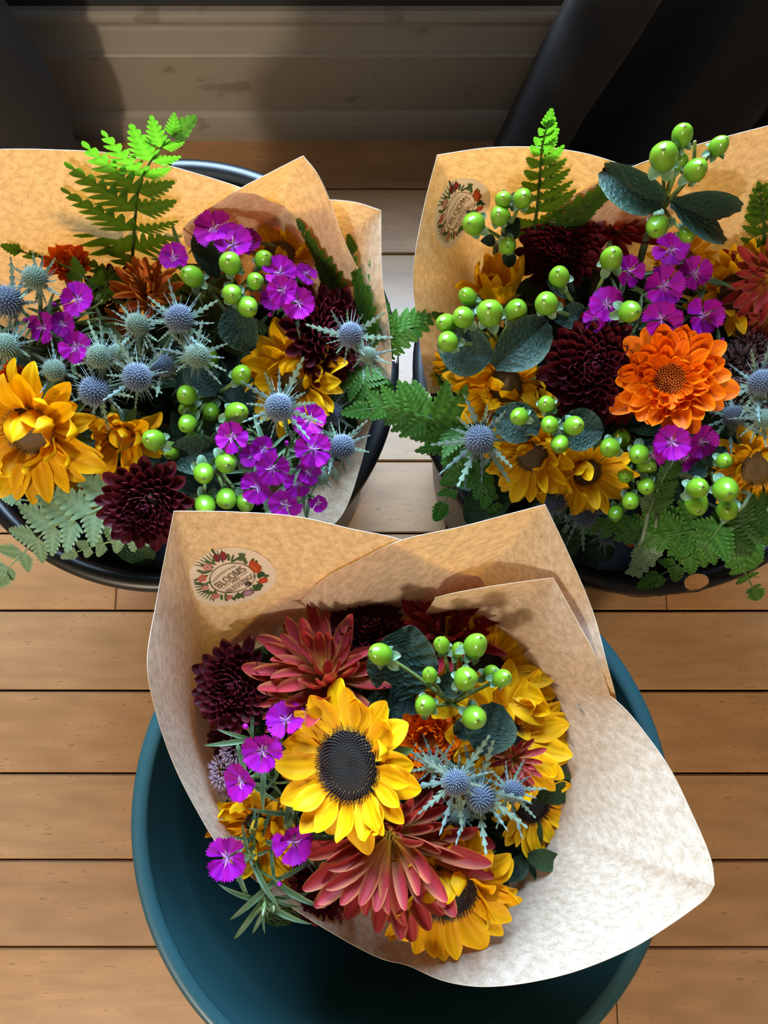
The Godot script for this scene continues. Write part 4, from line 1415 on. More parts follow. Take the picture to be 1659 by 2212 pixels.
# sea holly: heads [x, y, h, r, fx, fy, green?]
func sea_holly(b: String, label: String, cx, cy, ch, heads: Array, seed_ := 1, long := 2.1):
	rng.seed = seed_ * 43 + 2
	var base := at(cx, cy, ch * 0.001)
	var o := thing("sea_holly", label, "sea holly", base, "blue sea holly stems")
	var twigs := Shape.new()
	for q in heads:
		var p := at(q[0], q[1], q[2] * 0.001)
		var n := face(p, q[4], q[5])
		var R: float = q[3] * mpp(p)
		var hd := part("thistle_head", G["thistle_head%d" % (1 if q.size() > 6 else 0)], o, Transform3D(turned(n, rng.randf() * TAU).scaled_local(Vector3.ONE * R * 0.92), p - base))
		var nb := rng.randi_range(10, 13)
		for k in nb:
			var a := TAU * (k + rng.randf_range(-0.25, 0.25)) / nb
			var L := long * rng.randf_range(0.6, 1.4)
			part("bract", G["bract%d" % (k % 2)], hd, Transform3D((Basis(Vector3.UP, -a) * Basis(Vector3(0, 0, 1), rng.randf_range(-0.35, 0.6))).scaled_local(Vector3.ONE * L), Vector3(cos(a) * 0.35, -0.68, sin(a) * 0.35)))
		twigs.tube(spline([p - base - n * R * 0.7, (p - base) * 0.6 - n * R * 2.2, Vector3.ZERO], 6), [0.0013, 0.0012, 0.0012, 0.0012, 0.0013, 0.0014, 0.0015], 6, Color(0.22, 0.33, 0.25), Color(0.12, 0.2, 0.12))
	part("twigs", twigs.mesh(M.thistle), o)
	stem(o, b, Vector3.UP, 0.0017, 0.002, Vector3.ZERO, Color(0.12, 0.2, 0.12))
	return o

# a frond along pts [x, y, h]; pairs of leaflets, left and right lengths in pixels at the foot
func fern(b: String, label: String, pts: Array, pairs: int, left: float, right: float, tone := 0, up := Vector2.ZERO, ang := 1.15, power := 0.8, seed_ := 1, paper := ""):
	rng.seed = seed_ * 61 + 4
	var w := []
	var lift := 0.0
	var lean := Vector3.ZERO
	for q in pts:
		var h: float = q[2]
		if paper:      # the frond leans on that sheet of paper
			var s: Sheet = SH[paper]
			var f := find_on(s, q[0], q[1])
			var p := s.eval(f.x, f.y) - Vector3(0, EYE, 0)
			if p.cross(ray(q[0], q[1]).normalized()).length() < 0.003:
				h = behind(s, q[0], q[1], -6.0)
				var pn := s.normal(f.x, f.y)
				lean = pn * signf(pn.dot(-p))
				lift = h - q[2]
			else:
				h += lift
		w.append(at(q[0], q[1], h * 0.001))
	var base: Vector3 = w[0]
	var o := thing("fern_frond", label, "fern", base, "leatherleaf fern fronds")
	var line := spline(w, 40)
	var q := []
	var rad := []
	for k in line.size():
		q.append(line[k] - base)
		rad.append(lerpf(0.0012, 0.0003, k / 40.0))
	var sh := Shape.new()
	sh.tube(q, rad, 6, [Color(0.05, 0.09, 0.02), Color(0.25, 0.4, 0.2), Color(0.09, 0.2, 0.04)][tone])
	part("rachis", sh.mesh(M.leaf_green), o)
	for k in pairs:
		var t := (k + 0.6) / (pairs + 0.6)
		var idx := t * 40.0
		var j := mini(int(idx), 39)
		var p: Vector3 = line[j].lerp(line[j + 1], idx - j)
		var T: Vector3 = (line[mini(j + 1, 40)] - line[maxi(j - 1, 0)]).normalized()
		var N := face(p, up.x, up.y) if lean == Vector3.ZERO else lean
		N = (N - T * N.dot(T)).normalized()
		var S := T.cross(N)
		for side in 2:
			var sg := 1.0 if side else -1.0
			var L: float = (right if side else left) * mpp(p) * pow(1.0 - t * 0.94, power) * rng.randf_range(0.92, 1.08)
			var a := lerpf(ang, 0.55, t) + rng.randf_range(-0.08, 0.08)
			var d := T * cos(a) + S * sg * sin(a) + N * rng.randf_range(-0.12 if lean == Vector3.ZERO else 0.06, 0.12)
			var pxl := L / mpp(p)
			var key := "pinna%d_%s" % [tone, "long" if pxl > 105 else "mid" if pxl > 52 else "short"]
			var pp := p + T * (0.3 if side else 0.0) * L * 0.15
			part("leaflet", G[key], o, Transform3D(along(d, N + S * sg * rng.randf_range(-0.15, 0.25)).scaled_local(Vector3(L, L, L * (1.05 if pxl > 52 else 1.25))), pp - base))
	var e: Vector3 = line[38]
	var T2: Vector3 = (line[40] - line[36]).normalized()
	part("leaflet", G["pinna%d_short" % tone], o, Transform3D(along(T2, face(e, up.x, up.y)).scaled_local(Vector3.ONE * line[33].distance_to(line[40]) * 1.15), line[36] - base))
	stem(o, b, (w[1] - w[0]).normalized(), 0.0012, 0.0014)
	return o

func sedum(b: String, label: String, spots: Array, col: Color, tipc: Color, seed_ := 1):
	rng.seed = seed_ * 13 + 8
	var base := at(spots[0][0], spots[0][1], spots[0][2] * 0.001 - 0.02)
	var o := thing("sedum", label, "sedum", base, "pale clustered sedum")
	for q in spots:
		var p := at(q[0], q[1], q[2] * 0.001)
		var R: float = q[3] * mpp(p)
		var sh := Shape.new()
		for k in 70:
			var f := (k + 0.5) / 70.0
			var el := acos(1.0 - 1.1 * f)
			var a := k * 2.39996
			var d := Vector3(sin(el) * cos(a), cos(el) * 0.8, sin(el) * sin(a))
			for j in 3:
				var off := Vector3(rng.randf_range(-0.1, 0.1), 0, rng.randf_range(-0.1, 0.1))
				sh.tube([(d * 0.72 + off) * R, (d * 0.9 + off * 1.5) * R, (d * 1.05 + off * 2.0) * R], [0.03 * R, 0.07 * R, 0.012 * R], 4, col, tipc)
		part("flower_cluster", sh.mesh(M.pink_petal), o, Transform3D(Basis(), p - base)).set_meta("kind", "stuff")
	stem(o, b, Vector3.UP, 0.002, 0.002)
	return o

# a plain leafy shoot low in a bouquet
func foliage(b: String, label: String, px, py, h, n: int, size: float, seed_ := 1):
	rng.seed = seed_ * 23 + 6
	var p := at(px, py, h * 0.001)
	var o := thing("leafy_shoot", label, "foliage", p, "dark leafy shoots")
	for k in n:
		var a := k * 2.39996 + rng.randf_range(-0.3, 0.3)
		var d := Vector3(cos(a), rng.randf_range(-0.15, 0.35), sin(a))
		part("leaf", G["leaf%d" % rng.randi_range(0, 2)] if k % 2 else G.under_leaf, o, Transform3D(along(d, Vector3.UP).scaled_local(Vector3.ONE * size * rng.randf_range(0.7, 1.15)), Vector3(0, -0.003 * k, 0)))
	stem(o, b, Vector3.UP, 0.0018, 0.002)
	return o
func front_bouquet():
	var b := "front"
	sunflower(b, "large sunflower with a dark fuzzy disc at the centre of the front bouquet", 754, 1652, 476, 182, -0.6, 0.05, 0.44, "dark", 16, 0.38, 0.12, 1)
	sunflower(b, "sunflower with a half-covered dark disc at the front edge of the front bouquet", 960, 1925, 448, 172, 0.1, 0.62, 0.44, "dark", 14, 0.45, 0.12, 2)
	sunflower(b, "sunflower partly under the berries at the upper right of the front bouquet", 1045, 1450, 440, 178, 0.25, -0.15, 0.3, "dark", 18, 0.3, 0.1, 3)
	sunflower(b, "sunflower with many outspread petals at the far right of the front bouquet", 1085, 1595, 442, 165, 0.3, 0.0, 0.3, "dark", 18, 0.3, 0.1, 4)
	sunflower(b, "sunflower with a sliver of dark disc beside the small sea holly head at the right", 1150, 1735, 427, 108, 0.5, 0.25, 0.42, "dark", 12, 0.4, 0.1, 5)
	sunflower(b, "partly hidden sunflower under the dianthus at the left edge of the front bouquet", 562, 1785, 428, 128, -0.55, 0.45, 0.3, "dark", 14, 0.6, 0.35, 6, 0)
	chrysanthemum(b, "burgundy chrysanthemum against the left paper wall of the front bouquet", 512, 1482, 446, 108, -0.30, 0.0, 1)
	chrysanthemum(b, "burgundy chrysanthemum half hidden against the rear paper of the front bouquet", 792, 1356, 444, 92, 0.0, -0.75, 2)
	chrysanthemum(b, "dark burgundy chrysanthemum low under the drooping rose petals of the front bouquet", 690, 1925, 422, 85, -0.5, 0.5, 3)
	chrysanthemum(b, "burgundy chrysanthemum showing a few petals under the left burgundy bloom", 500, 1590, 428, 62, -0.4, 0.3, 4, 70, 1)
	spray_mum(b, "rose and gold spray chrysanthemum spreading at the upper left of the front bouquet", 705, 1462, 450, 180, -0.05, -0.7, "rose", 52, 0.1, 1.1, 1)
	spray_mum(b, "small coral spray chrysanthemum left of the large sunflower", 628, 1510, 450, 105, -0.45, 0.1, "rose", 34, 0.05, 0.9, 2)
	spray_mum(b, "deep red spray chrysanthemum against the rear paper of the front bouquet", 955, 1375, 442, 145, 0.1, -0.60, "red", 40, 0.05, 1.1, 3)
	spray_mum(b, "rose spray chrysanthemum with long drooping petals below the large sunflower", 845, 1795, 460, 250, -0.2, 0.45, "rose", 72, -0.30, 0.8, 4, 2, true)
	spray_mum(b, "small red spray chrysanthemum between the round leaf and the sea holly", 1108, 1640, 450, 75, 0.3, 0.1, "rose", 30, 0.1, 1.1, 5)
	spray_mum(b, "red spray chrysanthemum just under the sea holly stem", 925, 1700, 446, 85, 0.2, -0.1, "rose", 30, 0.1, 1.1, 6)
	calendula(b, "orange calendula beneath the berry sprig of the front bouquet", 922, 1600, 452, 84, 0.05, -0.1, 0.35, 66, 1)
	berries(b, "sprig of green berries standing highest in the front bouquet", 975, 1520, 462, [[821, 1413, 486, 26], [954, 1393, 488, 19], [990, 1403, 478, 16], [1027, 1395, 492, 27], [1007, 1466, 495, 28], [928, 1457, 490, 18], [919, 1524, 488, 25], [1025, 1550, 492, 28], [1085, 1465, 490, 21], [1062, 1453, 480, 18]],
		[[850, 1510, 890, 1352, 462, 478, 3, 0.1, 0.2, 1.3], [1075, 1520, 1040, 1632, 470, 472, 3, 0.1, 0.0, 1.5], [838, 1485, 830, 1600, 470, 462, 2, -0.5, 0.0, 1.0], [950, 1500, 1000, 1452, 470, 478, 1, 0.0, 0.2, 1.3], [985, 1590, 1040, 1540, 464, 472, 0, -0.2, 0.2, 1.2]], 1)
	sea_holly(b, "blue sea holly with three spiny heads right of the large sunflower", 1015, 1770, 440, [[985, 1690, 486, 32, -0.2, 0.0], [1037, 1722, 478, 34, 0.1, 0.25], [1108, 1708, 476, 26, 0.35, 0.0], [935, 1652, 466, 20, -0.3, -0.4, 1], [990, 1765, 458, 18, -0.1, 0.4, 1]], 1, 2.9)
	dianthus(b, "magenta dianthus with four blossoms at the left edge of the front bouquet", 590, 1690, 440, [[568, 1621, 476, 45, -0.1, 0.05], [618, 1556, 474, 42, 0.1, -0.4], [524, 1688, 470, 44, -0.6, 0.1], [634, 1818, 458, 46, 0.2, 0.1]], [[533, 1572, 468, 17], [648, 1690, 456, 18, 1], [612, 1650, 460, 17, 1], [648, 1775, 450, 18, 1]], 26, 1)
	dianthus(b, "magenta dianthus hanging over the front paper edge with leaves and green buds", 560, 1880, 432, [[492, 1852, 456, 48, -0.15, 0.1]], [[602, 1907, 450, 15], [570, 1962, 446, 24, 1], [545, 1795, 450, 17, 1], [540, 1850, 450, 18, 1], [592, 1955, 444, 20, 1]], 24, 2, 0.026)
	sedum(b, "pale lilac sedum cluster against the left paper of the front bouquet", [[486, 1668, 434, 34], [508, 1622, 436, 30], [498, 1698, 428, 26]], Color(0.28, 0.16, 0.23), Color(0.48, 0.36, 0.43), 1)
	foliage(b, "dark leaves at the right of the front sunflower", 1140, 1850, 428, 5, 0.026, 1)
	foliage(b, "dark leaves deep among the berries of the front bouquet", 890, 1480, 430, 8, 0.045, 2)
	foliage(b, "dark leaves deep under the large sunflower of the front bouquet", 760, 1700, 420, 8, 0.05, 3)
	foliage(b, "dark leaves deep under the sea holly of the front bouquet", 1040, 1770, 420, 8, 0.045, 4)
	foliage(b, "dark leaves deep at the left of the front bouquet", 590, 1650, 418, 8, 0.045, 5)

func left_bouquet():
	var b := "left"
	sunflower(b, "large sunflower facing left at the left end of the left bouquet", 66, 930, 448, 172, -0.25, 0.45, 0.34, "brown", 15, 0.55, 0.30, 11)
	sunflower(b, "sunflower turned on its side with folded petals between thistles and burgundy bloom", 262, 945, 436, 105, 0.1, 0.75, 0.3, "brown", 10, 0.9, 0.5, 12)
	sunflower(b, "small yellow sunflower low above the pale fern of the left bouquet", 205, 1045, 415, 85, -0.2, 0.7, 0.3, "brown", 9, 0.7, 0.2, 13)
	sunflower(b, "sunflower with an olive disc at the centre right of the left bouquet", 640, 815, 438, 135, -0.6, 0.1, 0.36, "brown", 15, 0.6, 0.3, 14)
	sunflower(b, "small sunflower below the paper fold at the back of the left bouquet", 606, 548, 452, 88, 0.1, -0.6, 0.4, "brown", 11, 0.5, 0.2, 15)
	chrysanthemum(b, "burgundy chrysanthemum at the front of the left bouquet over the pail rim", 318, 1085, 446, 112, -0.05, 0.35, 11, 150, 0)
	chrysanthemum(b, "burgundy chrysanthemum at the right side of the left bouquet beside a thistle", 702, 722, 452, 118, 0.6, 0.0, 12)
	chrysanthemum(b, "dark chrysanthemum deep among the thistles of the left bouquet", 250, 640, 424, 75, -0.1, -0.2, 13, 90, 1)
	spray_mum(b, "gold and orange spray chrysanthemum half open under the tall fern", 318, 640, 446, 98, 0.0, -0.35, "gold", 40, 0.35, 1.3, 11)
	spray_mum(b, "small orange spray chrysanthemum behind the thistles of the left bouquet", 270, 700, 430, 62, 0.0, 0.0, "gold", 28, 0.2, 1.1, 12)
	calendula(b, "orange calendula in shade behind the fern of the left bouquet", 150, 575, 446, 58, 0.0, -0.5, 0.2, 50, 11)
	calendula(b, "orange calendula behind the large sunflower at the left picture edge", 30, 810, 436, 46, -0.3, 0.0, 0.5, 50, 12)
	berries(b, "sprig of five green berries at the back of the left bouquet", 500, 640, 448, [[415, 597, 478, 24], [497, 568, 484, 26], [570, 560, 478, 21], [552, 607, 480, 20], [501, 635, 482, 23], [535, 663, 478, 24]], [[470, 600, 420, 488, 462, 472, 0, 0.3, 0.3, 1.0], [500, 660, 540, 768, 462, 452, 0, -0.2, 0.2, 1.5]], 11)
	berries(b, "sprig of green berries deep at the middle of the left bouquet", 455, 860, 425, [[522, 809, 462, 23], [403, 853, 460, 23], [404, 884, 448, 20], [404, 916, 458, 21], [452, 775, 440, 22], [455, 890, 436, 20], [415, 955, 446, 20]], [[470, 850, 400, 790, 436, 440, 3, 0, 0, 1.2], [480, 830, 440, 760, 430, 440, 0, 0, 0, 1.3]], 12)
	berries(b, "sprig of green berries along the front of the left bouquet", 440, 970, 430, [[331, 950, 466, 25], [511, 893, 466, 26], [489, 1000, 464, 25], [440, 1023, 462, 24], [443, 1092, 458, 24], [489, 1078, 458, 24], [530, 1087, 456, 20], [487, 938, 456, 18], [372, 975, 450, 20]], [[480, 965, 350, 995, 448, 454, 0, -0.1, 0.3, 1.3], [440, 1060, 372, 1000, 436, 444, 1, 0, 0.2, 1.3], [500, 905, 470, 960, 446, 444, 1, 0, 0, 1.2]], 13)
	sea_holly(b, "blue sea holly with pale spiny heads at the left picture edge behind the sunflower", 60, 760, 432, [[76, 602, 480, 29, -0.1, -0.2, 1], [16, 652, 472, 38, -0.3, 0.0], [14, 748, 470, 31, -0.3, 0.1, 1], [118, 800, 466, 27, 0.0, 0.1, 1]], 11, 2.0)
	sea_holly(b, "blue sea holly with many spiny heads at the middle of the left bouquet", 290, 830, 430, [[215, 770, 474, 29, -0.2, 0.0, 1], [258, 765, 468, 25, 0.0, -0.1, 1], [297, 702, 474, 27, 0.0, -0.2, 1], [388, 690, 478, 34, 0.1, -0.15], [425, 768, 474, 29, 0.3, 0.1, 1], [297, 815, 478, 35, 0.0, 0.1], [205, 845, 466, 36, -0.2, 0.2], [352, 790, 462, 26, 0.1, 0.0]], 12, 2.1)
	sea_holly(b, "blue sea holly with long spread bracts over the olive-eyed sunflower", 620, 930, 436, [[603, 880, 482, 34, 0.0, 0.1]], 13, 2.7)
	sea_holly(b, "blue sea holly at the right paper edge of the left bouquet beside fern", 760, 800, 432, [[757, 724, 474, 30, 0.15, -0.1], [795, 768, 466, 20, 0.3, 0.0, 1], [717, 893, 440, 27, 0.2, 0.2]], 14, 2.4)
	sea_holly(b, "blue sea holly at the front right of the left bouquet above the pale paper", 715, 1010, 428, [[738, 965, 462, 30, 0.3, 0.1], [692, 1032, 454, 19, 0.1, 0.3, 1]], 15, 2.2)
	dianthus(b, "magenta dianthus with blossoms in front of the crossing papers of the left bouquet", 480, 560, 440, [[464, 497, 482, 45, -0.1, -0.45], [503, 530, 480, 44, 0.0, -0.2], [537, 522, 474, 28, 0.4, -0.2], [376, 558, 478, 33, -0.2, -0.3]], [[400, 600, 462, 14], [440, 640, 455, 16, 1]], 14, 11)
	dianthus(b, "magenta dianthus beside the upper burgundy bloom of the left bouquet", 610, 650, 440, [[605, 592, 476, 38, 0.0, -0.4], [610, 628, 478, 34, 0.1, 0.0], [590, 645, 470, 28, -0.3, 0.2], [645, 655, 474, 36, 0.1, 0.2], [660, 592, 470, 25, 0.5, -0.3]], [[585, 680, 456, 14], [620, 690, 450, 14, 1]], 14, 12)
	dianthus(b, "magenta dianthus with scattered blossoms among the thistles at the left", 150, 700, 436, [[168, 647, 472, 37, 0.0, -0.1], [164, 750, 468, 36, 0.1, 0.1], [95, 708, 462, 34, -0.3, 0.0], [135, 700, 458, 28, 0.2, 0.3]], [[220, 650, 460, 15, 1], [210, 690, 460, 16, 1], [250, 700, 455, 16, 1], [120, 660, 455, 14], [60, 690, 455, 14]], 34, 13)
	dianthus(b, "magenta dianthus with a large group of blossoms at the front right of the left bouquet", 610, 1010, 432, [[502, 945, 470, 36, -0.35, 0.0], [668, 907, 468, 38, 0.15, -0.1], [676, 970, 470, 40, 0.2, 0.1], [588, 1012, 474, 38, 0.0, 0.1], [558, 1052, 464, 38, -0.4, 0.3], [617, 1088, 462, 38, 0.0, 0.5], [643, 1045, 458, 30, 0.2, 0.2], [570, 970, 458, 30, -0.2, 0.0], [665, 1020, 460, 28, 0.4, 0.2], [686, 1085, 448, 22, 0.3, 0.4], [545, 985, 455, 28, -0.2, -0.1]], [[620, 960, 460, 14], [640, 930, 456, 15, 1], [540, 930, 456, 15, 1], [530, 1020, 450, 15, 1]], 40, 14)
	fern(b, "tall dark fern frond with bright tip standing against the left rear paper", [[283, 640, 445], [286, 560, 470], [292, 470, 498], [304, 390, 523], [345, 322, 544], [392, 278, 553]], 10, 250, 150, 0, Vector2(0, 0.3), 1.1, 0.75, 1, "left_a")
	fern(b, "dark fern frond low behind the thistles at the left rear paper", [[250, 650, 440], [170, 590, 460], [100, 560, 471], [28, 538, 479]], 8, 75, 60, 0, Vector2(0, 0.3), 1.1, 0.8, 2, "left_a")
	fern(b, "dark fern frond in the fold of paper right of the small sunflower", [[725, 660, 440], [710, 600, 454], [680, 540, 468], [650, 488, 479]], 8, 62, 70, 0, Vector2(0, 0.3), 0.9, 0.7, 3, "left_b")
	fern(b, "upright fern frond at the right rear corner of the left bouquet", [[790, 740, 430], [790, 680, 450], [775, 610, 466], [758, 530, 479]], 9, 62, 62, 0, Vector2(0.2, 0.2), 0.8, 0.7, 4, "left_c")
	fern(b, "green fern frond rising beside the corner frond at the right paper edge", [[815, 770, 425], [822, 700, 448], [810, 640, 462], [808, 565, 473]], 9, 58, 52, 2, Vector2(0.2, 0.2), 0.8, 0.7, 5)
	fern(b, "arching fern frond crossing from the left bouquet toward the right pail", [[760, 770, 428], [810, 740, 445], [850, 722, 455], [905, 700, 455], [946, 676, 446]], 11, 88, 66, 2, Vector2(0.1, 0.1), 1.45, 0.62, 6)
	fern(b, "fern frond below the thistles on the right flank of the left bouquet", [[760, 790, 440], [790, 830, 442], [825, 850, 436], [850, 880, 425]], 9, 62, 62, 2, Vector2(0.2, 0.2), 1.0, 0.6, 7)
	fern(b, "dark fern leaflets hanging under the small thistle of the left bouquet", [[770, 800, 425], [775, 850, 420], [760, 900, 410]], 7, 55, 55, 0, Vector2(0.1, 0.2), 1.1, 0.5, 8)
	fern(b, "pale green fern frond draped over the rim of the left pail", [[270, 1070, 425], [190, 1110, 428], [110, 1140, 425], [50, 1195, 410], [-4, 1250, 392]], 7, 95, 120, 1, Vector2(0, 0.1), 1.15, 0.45, 9)
	fern(b, "shaded pale fern frond lying under the sunflower petals of the left bouquet", [[260, 1075, 412], [180, 1075, 414], [100, 1085, 408], [20, 1075, 400]], 7, 60, 70, 1, Vector2(0, 0.1), 0.9, 0.55, 10)
	fern(b, "small fern frond under the burgundy bloom at the front of the left pail", [[330, 1130, 405], [270, 1160, 398], [200, 1180, 392], [145, 1200, 388]], 6, 50, 58, 1, Vector2(0, 0.1), 1.0, 0.5, 11)
	foliage(b, "large dark leaves deep at the middle of the left bouquet", 460, 720, 428, 8, 0.05, 11)
	foliage(b, "large dark leaves deep under the right part of the left bouquet", 620, 900, 415, 9, 0.05, 12)
	foliage(b, "large dark leaves deep under the thistles of the left bouquet", 250, 780, 415, 9, 0.05, 13)
	foliage(b, "large dark leaves deep at the front of the left bouquet", 400, 960, 412, 8, 0.038, 14)
	foliage(b, "large dark leaves deep at the left end of the left bouquet", 100, 760, 412, 9, 0.05, 15)

func right_bouquet():
	var b := "right"
	sunflower(b, "closed sunflower with upright petals beside the sticker paper of the right bouquet", 1076, 645, 446, 118, 0.0, -1.0, 0.26, "brown", 9, 0.35, 1.05, 21)
	sunflower(b, "sunflower with a brown disc below the big leaf of the right bouquet", 1090, 835, 440, 135, -0.25, 0.2, 0.32, "brown", 14, 0.8, 0.45, 22)
	sunflower(b, "small sunflower at the left edge of the right bouquet under berries", 985, 800, 428, 62, -0.4, 0.4, 0.35, "brown", 10, 0.6, 0.2, 23, 0)
	sunflower(b, "sunflower with overlapping petals at the front left of the right bouquet", 1150, 985, 440, 118, -0.25, 0.6, 0.33, "brown", 15, 0.8, 0.3, 24)
	sunflower(b, "sunflower with pointed drooping petals at the front of the right bouquet", 1265, 1020, 434, 112, 0.15, 0.8, 0.33, "brown", 14, 0.7, 0.15, 25)
	sunflower(b, "sunflower in the shade of the red spray bloom at the right picture edge", 1590, 630, 440, 110, 0.1, 0.2, 0.4, "brown", 13, 0.5, 0.2, 26)
	sunflower(b, "small sunflower peeking out behind the dianthus of the right bouquet", 1470, 560, 436, 75, 0.1, -0.5, 0.4, "brown", 11, 0.5, 0.2, 27)
	sunflower(b, "sunflower at the right picture edge above the hanging green berries", 1640, 1010, 434, 110, 0.1, 0.5, 0.4, "brown", 13, 0.5, 0.1, 28)
	chrysanthemum(b, "burgundy chrysanthemum at the back of the right bouquet under fern", 1208, 545, 446, 108, -0.1, -0.2, 21)
	chrysanthemum(b, "burgundy chrysanthemum left of the orange calendula", 1275, 795, 454, 128, 0.15, 0.05, 22)
	spray_mum(b, "dark red spray chrysanthemum against the rear paper of the right bouquet", 1330, 500, 440, 105, 0.1, -0.5, "red", 38, 0.0, 1.0, 21)
	spray_mum(b, "red and rust spray chrysanthemum at the right picture edge", 1665, 600, 452, 115, -0.2, 0.3, "rose", 40, 0.0, 1.1, 22)
	spray_mum(b, "rust spray chrysanthemum with hanging petals at the right picture edge", 1655, 685, 440, 80, -0.2, 0.7, "rose", 30, -0.2, 0.9, 23)
	spray_mum(b, "rust spray chrysanthemum peeping out below the central burgundy bloom", 1335, 865, 438, 62, 0.1, 0.6, "red", 28, 0.0, 0.9, 24)
	calendula(b, "large orange calendula at the centre of the right bouquet", 1447, 818, 466, 132, -0.1, 0.0, -0.05, 76, 21)
	calendula(b, "small orange calendula hidden behind fern at the front of the right pail", 1390, 1150, 395, 48, 0.0, 0.3, 0.2, 44, 22)
	berries(b, "sprig of green berries in front of the sticker of the right bouquet", 1090, 520, 455, [[1022, 483, 500, 26], [1087, 431, 508, 19], [1080, 465, 504, 23], [1129, 428, 508, 22], [1096, 531, 490, 20]], [[1090, 520, 1120, 470, 470, 480, 1, 0, 0.3, 1.2], [1095, 540, 1105, 580, 466, 462, 1, 0, 0, 1.3], [1070, 520, 1040, 520, 466, 470, 1, 0, 0, 1.2]], 21)
	berries(b, "sprig of green berries with a large veined leaf left in the right bouquet", 1075, 745, 446, [[1010, 641, 484, 20], [1000, 685, 486, 25], [1058, 675, 492, 31], [964, 699, 480, 23], [967, 738, 484, 24], [1115, 670, 482, 26], [1025, 660, 474, 20]], [[1066, 792, 1204, 682, 474, 482, 0, -0.1, 0.3, 1.15], [1065, 770, 940, 745, 462, 458, 1, 0.0, 0.2, 1.4]], 22)
	berries(b, "sprig of green berries leaning over the dianthus of the right bouquet", 1260, 690, 446, [[1180, 655, 492, 27], [1208, 598, 492, 24], [1321, 558, 496, 26], [1362, 673, 492, 25]], [[1270, 680, 1200, 690, 460, 466, 1, 0, 0, 1.2], [1240, 640, 1180, 600, 456, 462, 0, 0, 0, 1.0]], 23)
	var tall: Node3D = berries(b, "berry sprig with two curled leaves standing above the right rear paper", 1432, 450, 482, [[1474, 291, 535, 24], [1434, 338, 537, 32], [1554, 314, 526, 21], [1503, 367, 530, 26], [1470, 350, 522, 18], [1420, 489, 504, 26], [1484, 508, 498, 18]], [[1430, 440, 1282, 362, 505, 515, 2, 0.0, 0.5, 0.95], [1450, 436, 1622, 500, 505, 490, 2, 0.3, 0.3, 0.95]], 24, 0.15)
	var cut := Shape.new()
	cut.tube([at(1490, 400, 0.5) - tall.position, at(1499, 360, 0.515) - tall.position, at(1501, 306, 0.53) - tall.position, at(1501, 304, 0.5302) - tall.position], [0.0009, 0.0009, 0.0009, 0.0002], 7, Color(0.22, 0.32, 0.08))
	part("cut_twig", cut.mesh(M.stem_green), tall)
	berries(b, "sprig of five berries on two round leaves above the front sunflowers", 1175, 930, 448, [[1121, 900, 476, 21], [1180, 873, 478, 20], [1187, 917, 480, 20], [1240, 920, 480, 23], [1209, 960, 478, 21]], [[1165, 930, 1064, 895, 464, 462, 3, 0.0, 0.1, 1.25], [1200, 925, 1305, 930, 464, 460, 3, 0.1, 0.1, 1.25]], 25, 0.75)
	berries(b, "sprig of green berries deep below the calendula", 1370, 1000, 420, [[1317, 967, 458, 23], [1380, 981, 456, 23], [1342, 945, 440, 22], [1398, 1005, 442, 22], [1396, 1051, 448, 20], [1350, 1025, 438, 20], [1362, 1083, 442, 20], [1330, 1110, 430, 18]], [[1370, 990, 1330, 930, 426, 430, 1, 0, 0, 1.2]], 26, 0.6)
	berries(b, "sprig of hanging green berries at the front right of the right bouquet", 1530, 1010, 440, [[1507, 1054, 474, 24], [1568, 1058, 476, 29], [1565, 996, 470, 18], [1505, 1088, 460, 26], [1571, 1102, 460, 24]], [[1530, 1005, 1570, 965, 450, 456, 1, 0, 0, 1.3], [1525, 1010, 1490, 1020, 452, 456, 1, 0, 0, 1.3]], 27, 0.7)
	sea_holly(b, "blue sea holly with twin heads at the right picture edge beside the calendula", 1640, 900, 436, [[1645, 828, 474, 32, 0.0, -0.1], [1650, 905, 470, 25, 0.0, 0.2, 1], [1585, 900, 450, 26, 0.0, 0.0]], 21, 2.6)
	sea_holly(b, "dark blue sea holly over the left rim of the right pail", 1060, 990, 425, [[1036, 950, 456, 36, -0.2, 0.15]], 22, 2.6)
	sea_holly(b, "shaded sea holly behind the paper corner of the front bouquet", 1230, 1130, 398, [[1198, 1082, 420, 32, 0.0, 0.3], [1262, 1112, 414, 30, 0.1, 0.3], [1310, 1160, 402, 18, 0.1, 0.3]], 23, 2.2)
	dianthus(b, "magenta dianthus with a round group of blossoms right of the central sprig", 1420, 640, 444, [[1434, 618, 482, 44, 0.0, 0.0], [1500, 592, 478, 36, 0.2, -0.1], [1450, 543, 480, 40, 0.0, -0.4], [1357, 586, 480, 34, 0.5, -0.1], [1312, 658, 474, 40, -0.2, -0.1], [1430, 690, 478, 42, -0.1, 0.35], [1520, 682, 476, 42, 0.2, 0.2], [1288, 688, 468, 28, -0.4, 0.2]], [[1355, 735, 462, 16], [1400, 600, 462, 15, 1], [1340, 720, 458, 16, 1], [1410, 655, 458, 15, 1]], 40, 21)
	dianthus(b, "magenta dianthus in shade below the orange calendula", 1470, 970, 436, [[1452, 955, 466, 40, -0.1, 0.1], [1515, 955, 458, 36, 0.35, 0.1], [1478, 990, 448, 32, 0.1, 0.3], [1410, 985, 446, 28, -0.3, 0.3]], [[1560, 740, 450, 14]], 14, 22)
	sedum(b, "brownish mauve sedum cluster right of the calendula", [[1595, 800, 440, 55], [1570, 860, 432, 45], [1620, 760, 436, 45], [1640, 850, 430, 50]], Color(0.085, 0.04, 0.045), Color(0.20, 0.11, 0.10), 2)
	fern(b, "dark fern frond with a bright green tip against the rear paper of the right bouquet", [[1150, 520, 454], [1160, 450, 481], [1166, 380, 507], [1172, 310, 534], [1185, 260, 548]], 11, 78, 120, 0, Vector2(0, 0.3), 0.95, 0.8, 21, "right_a")
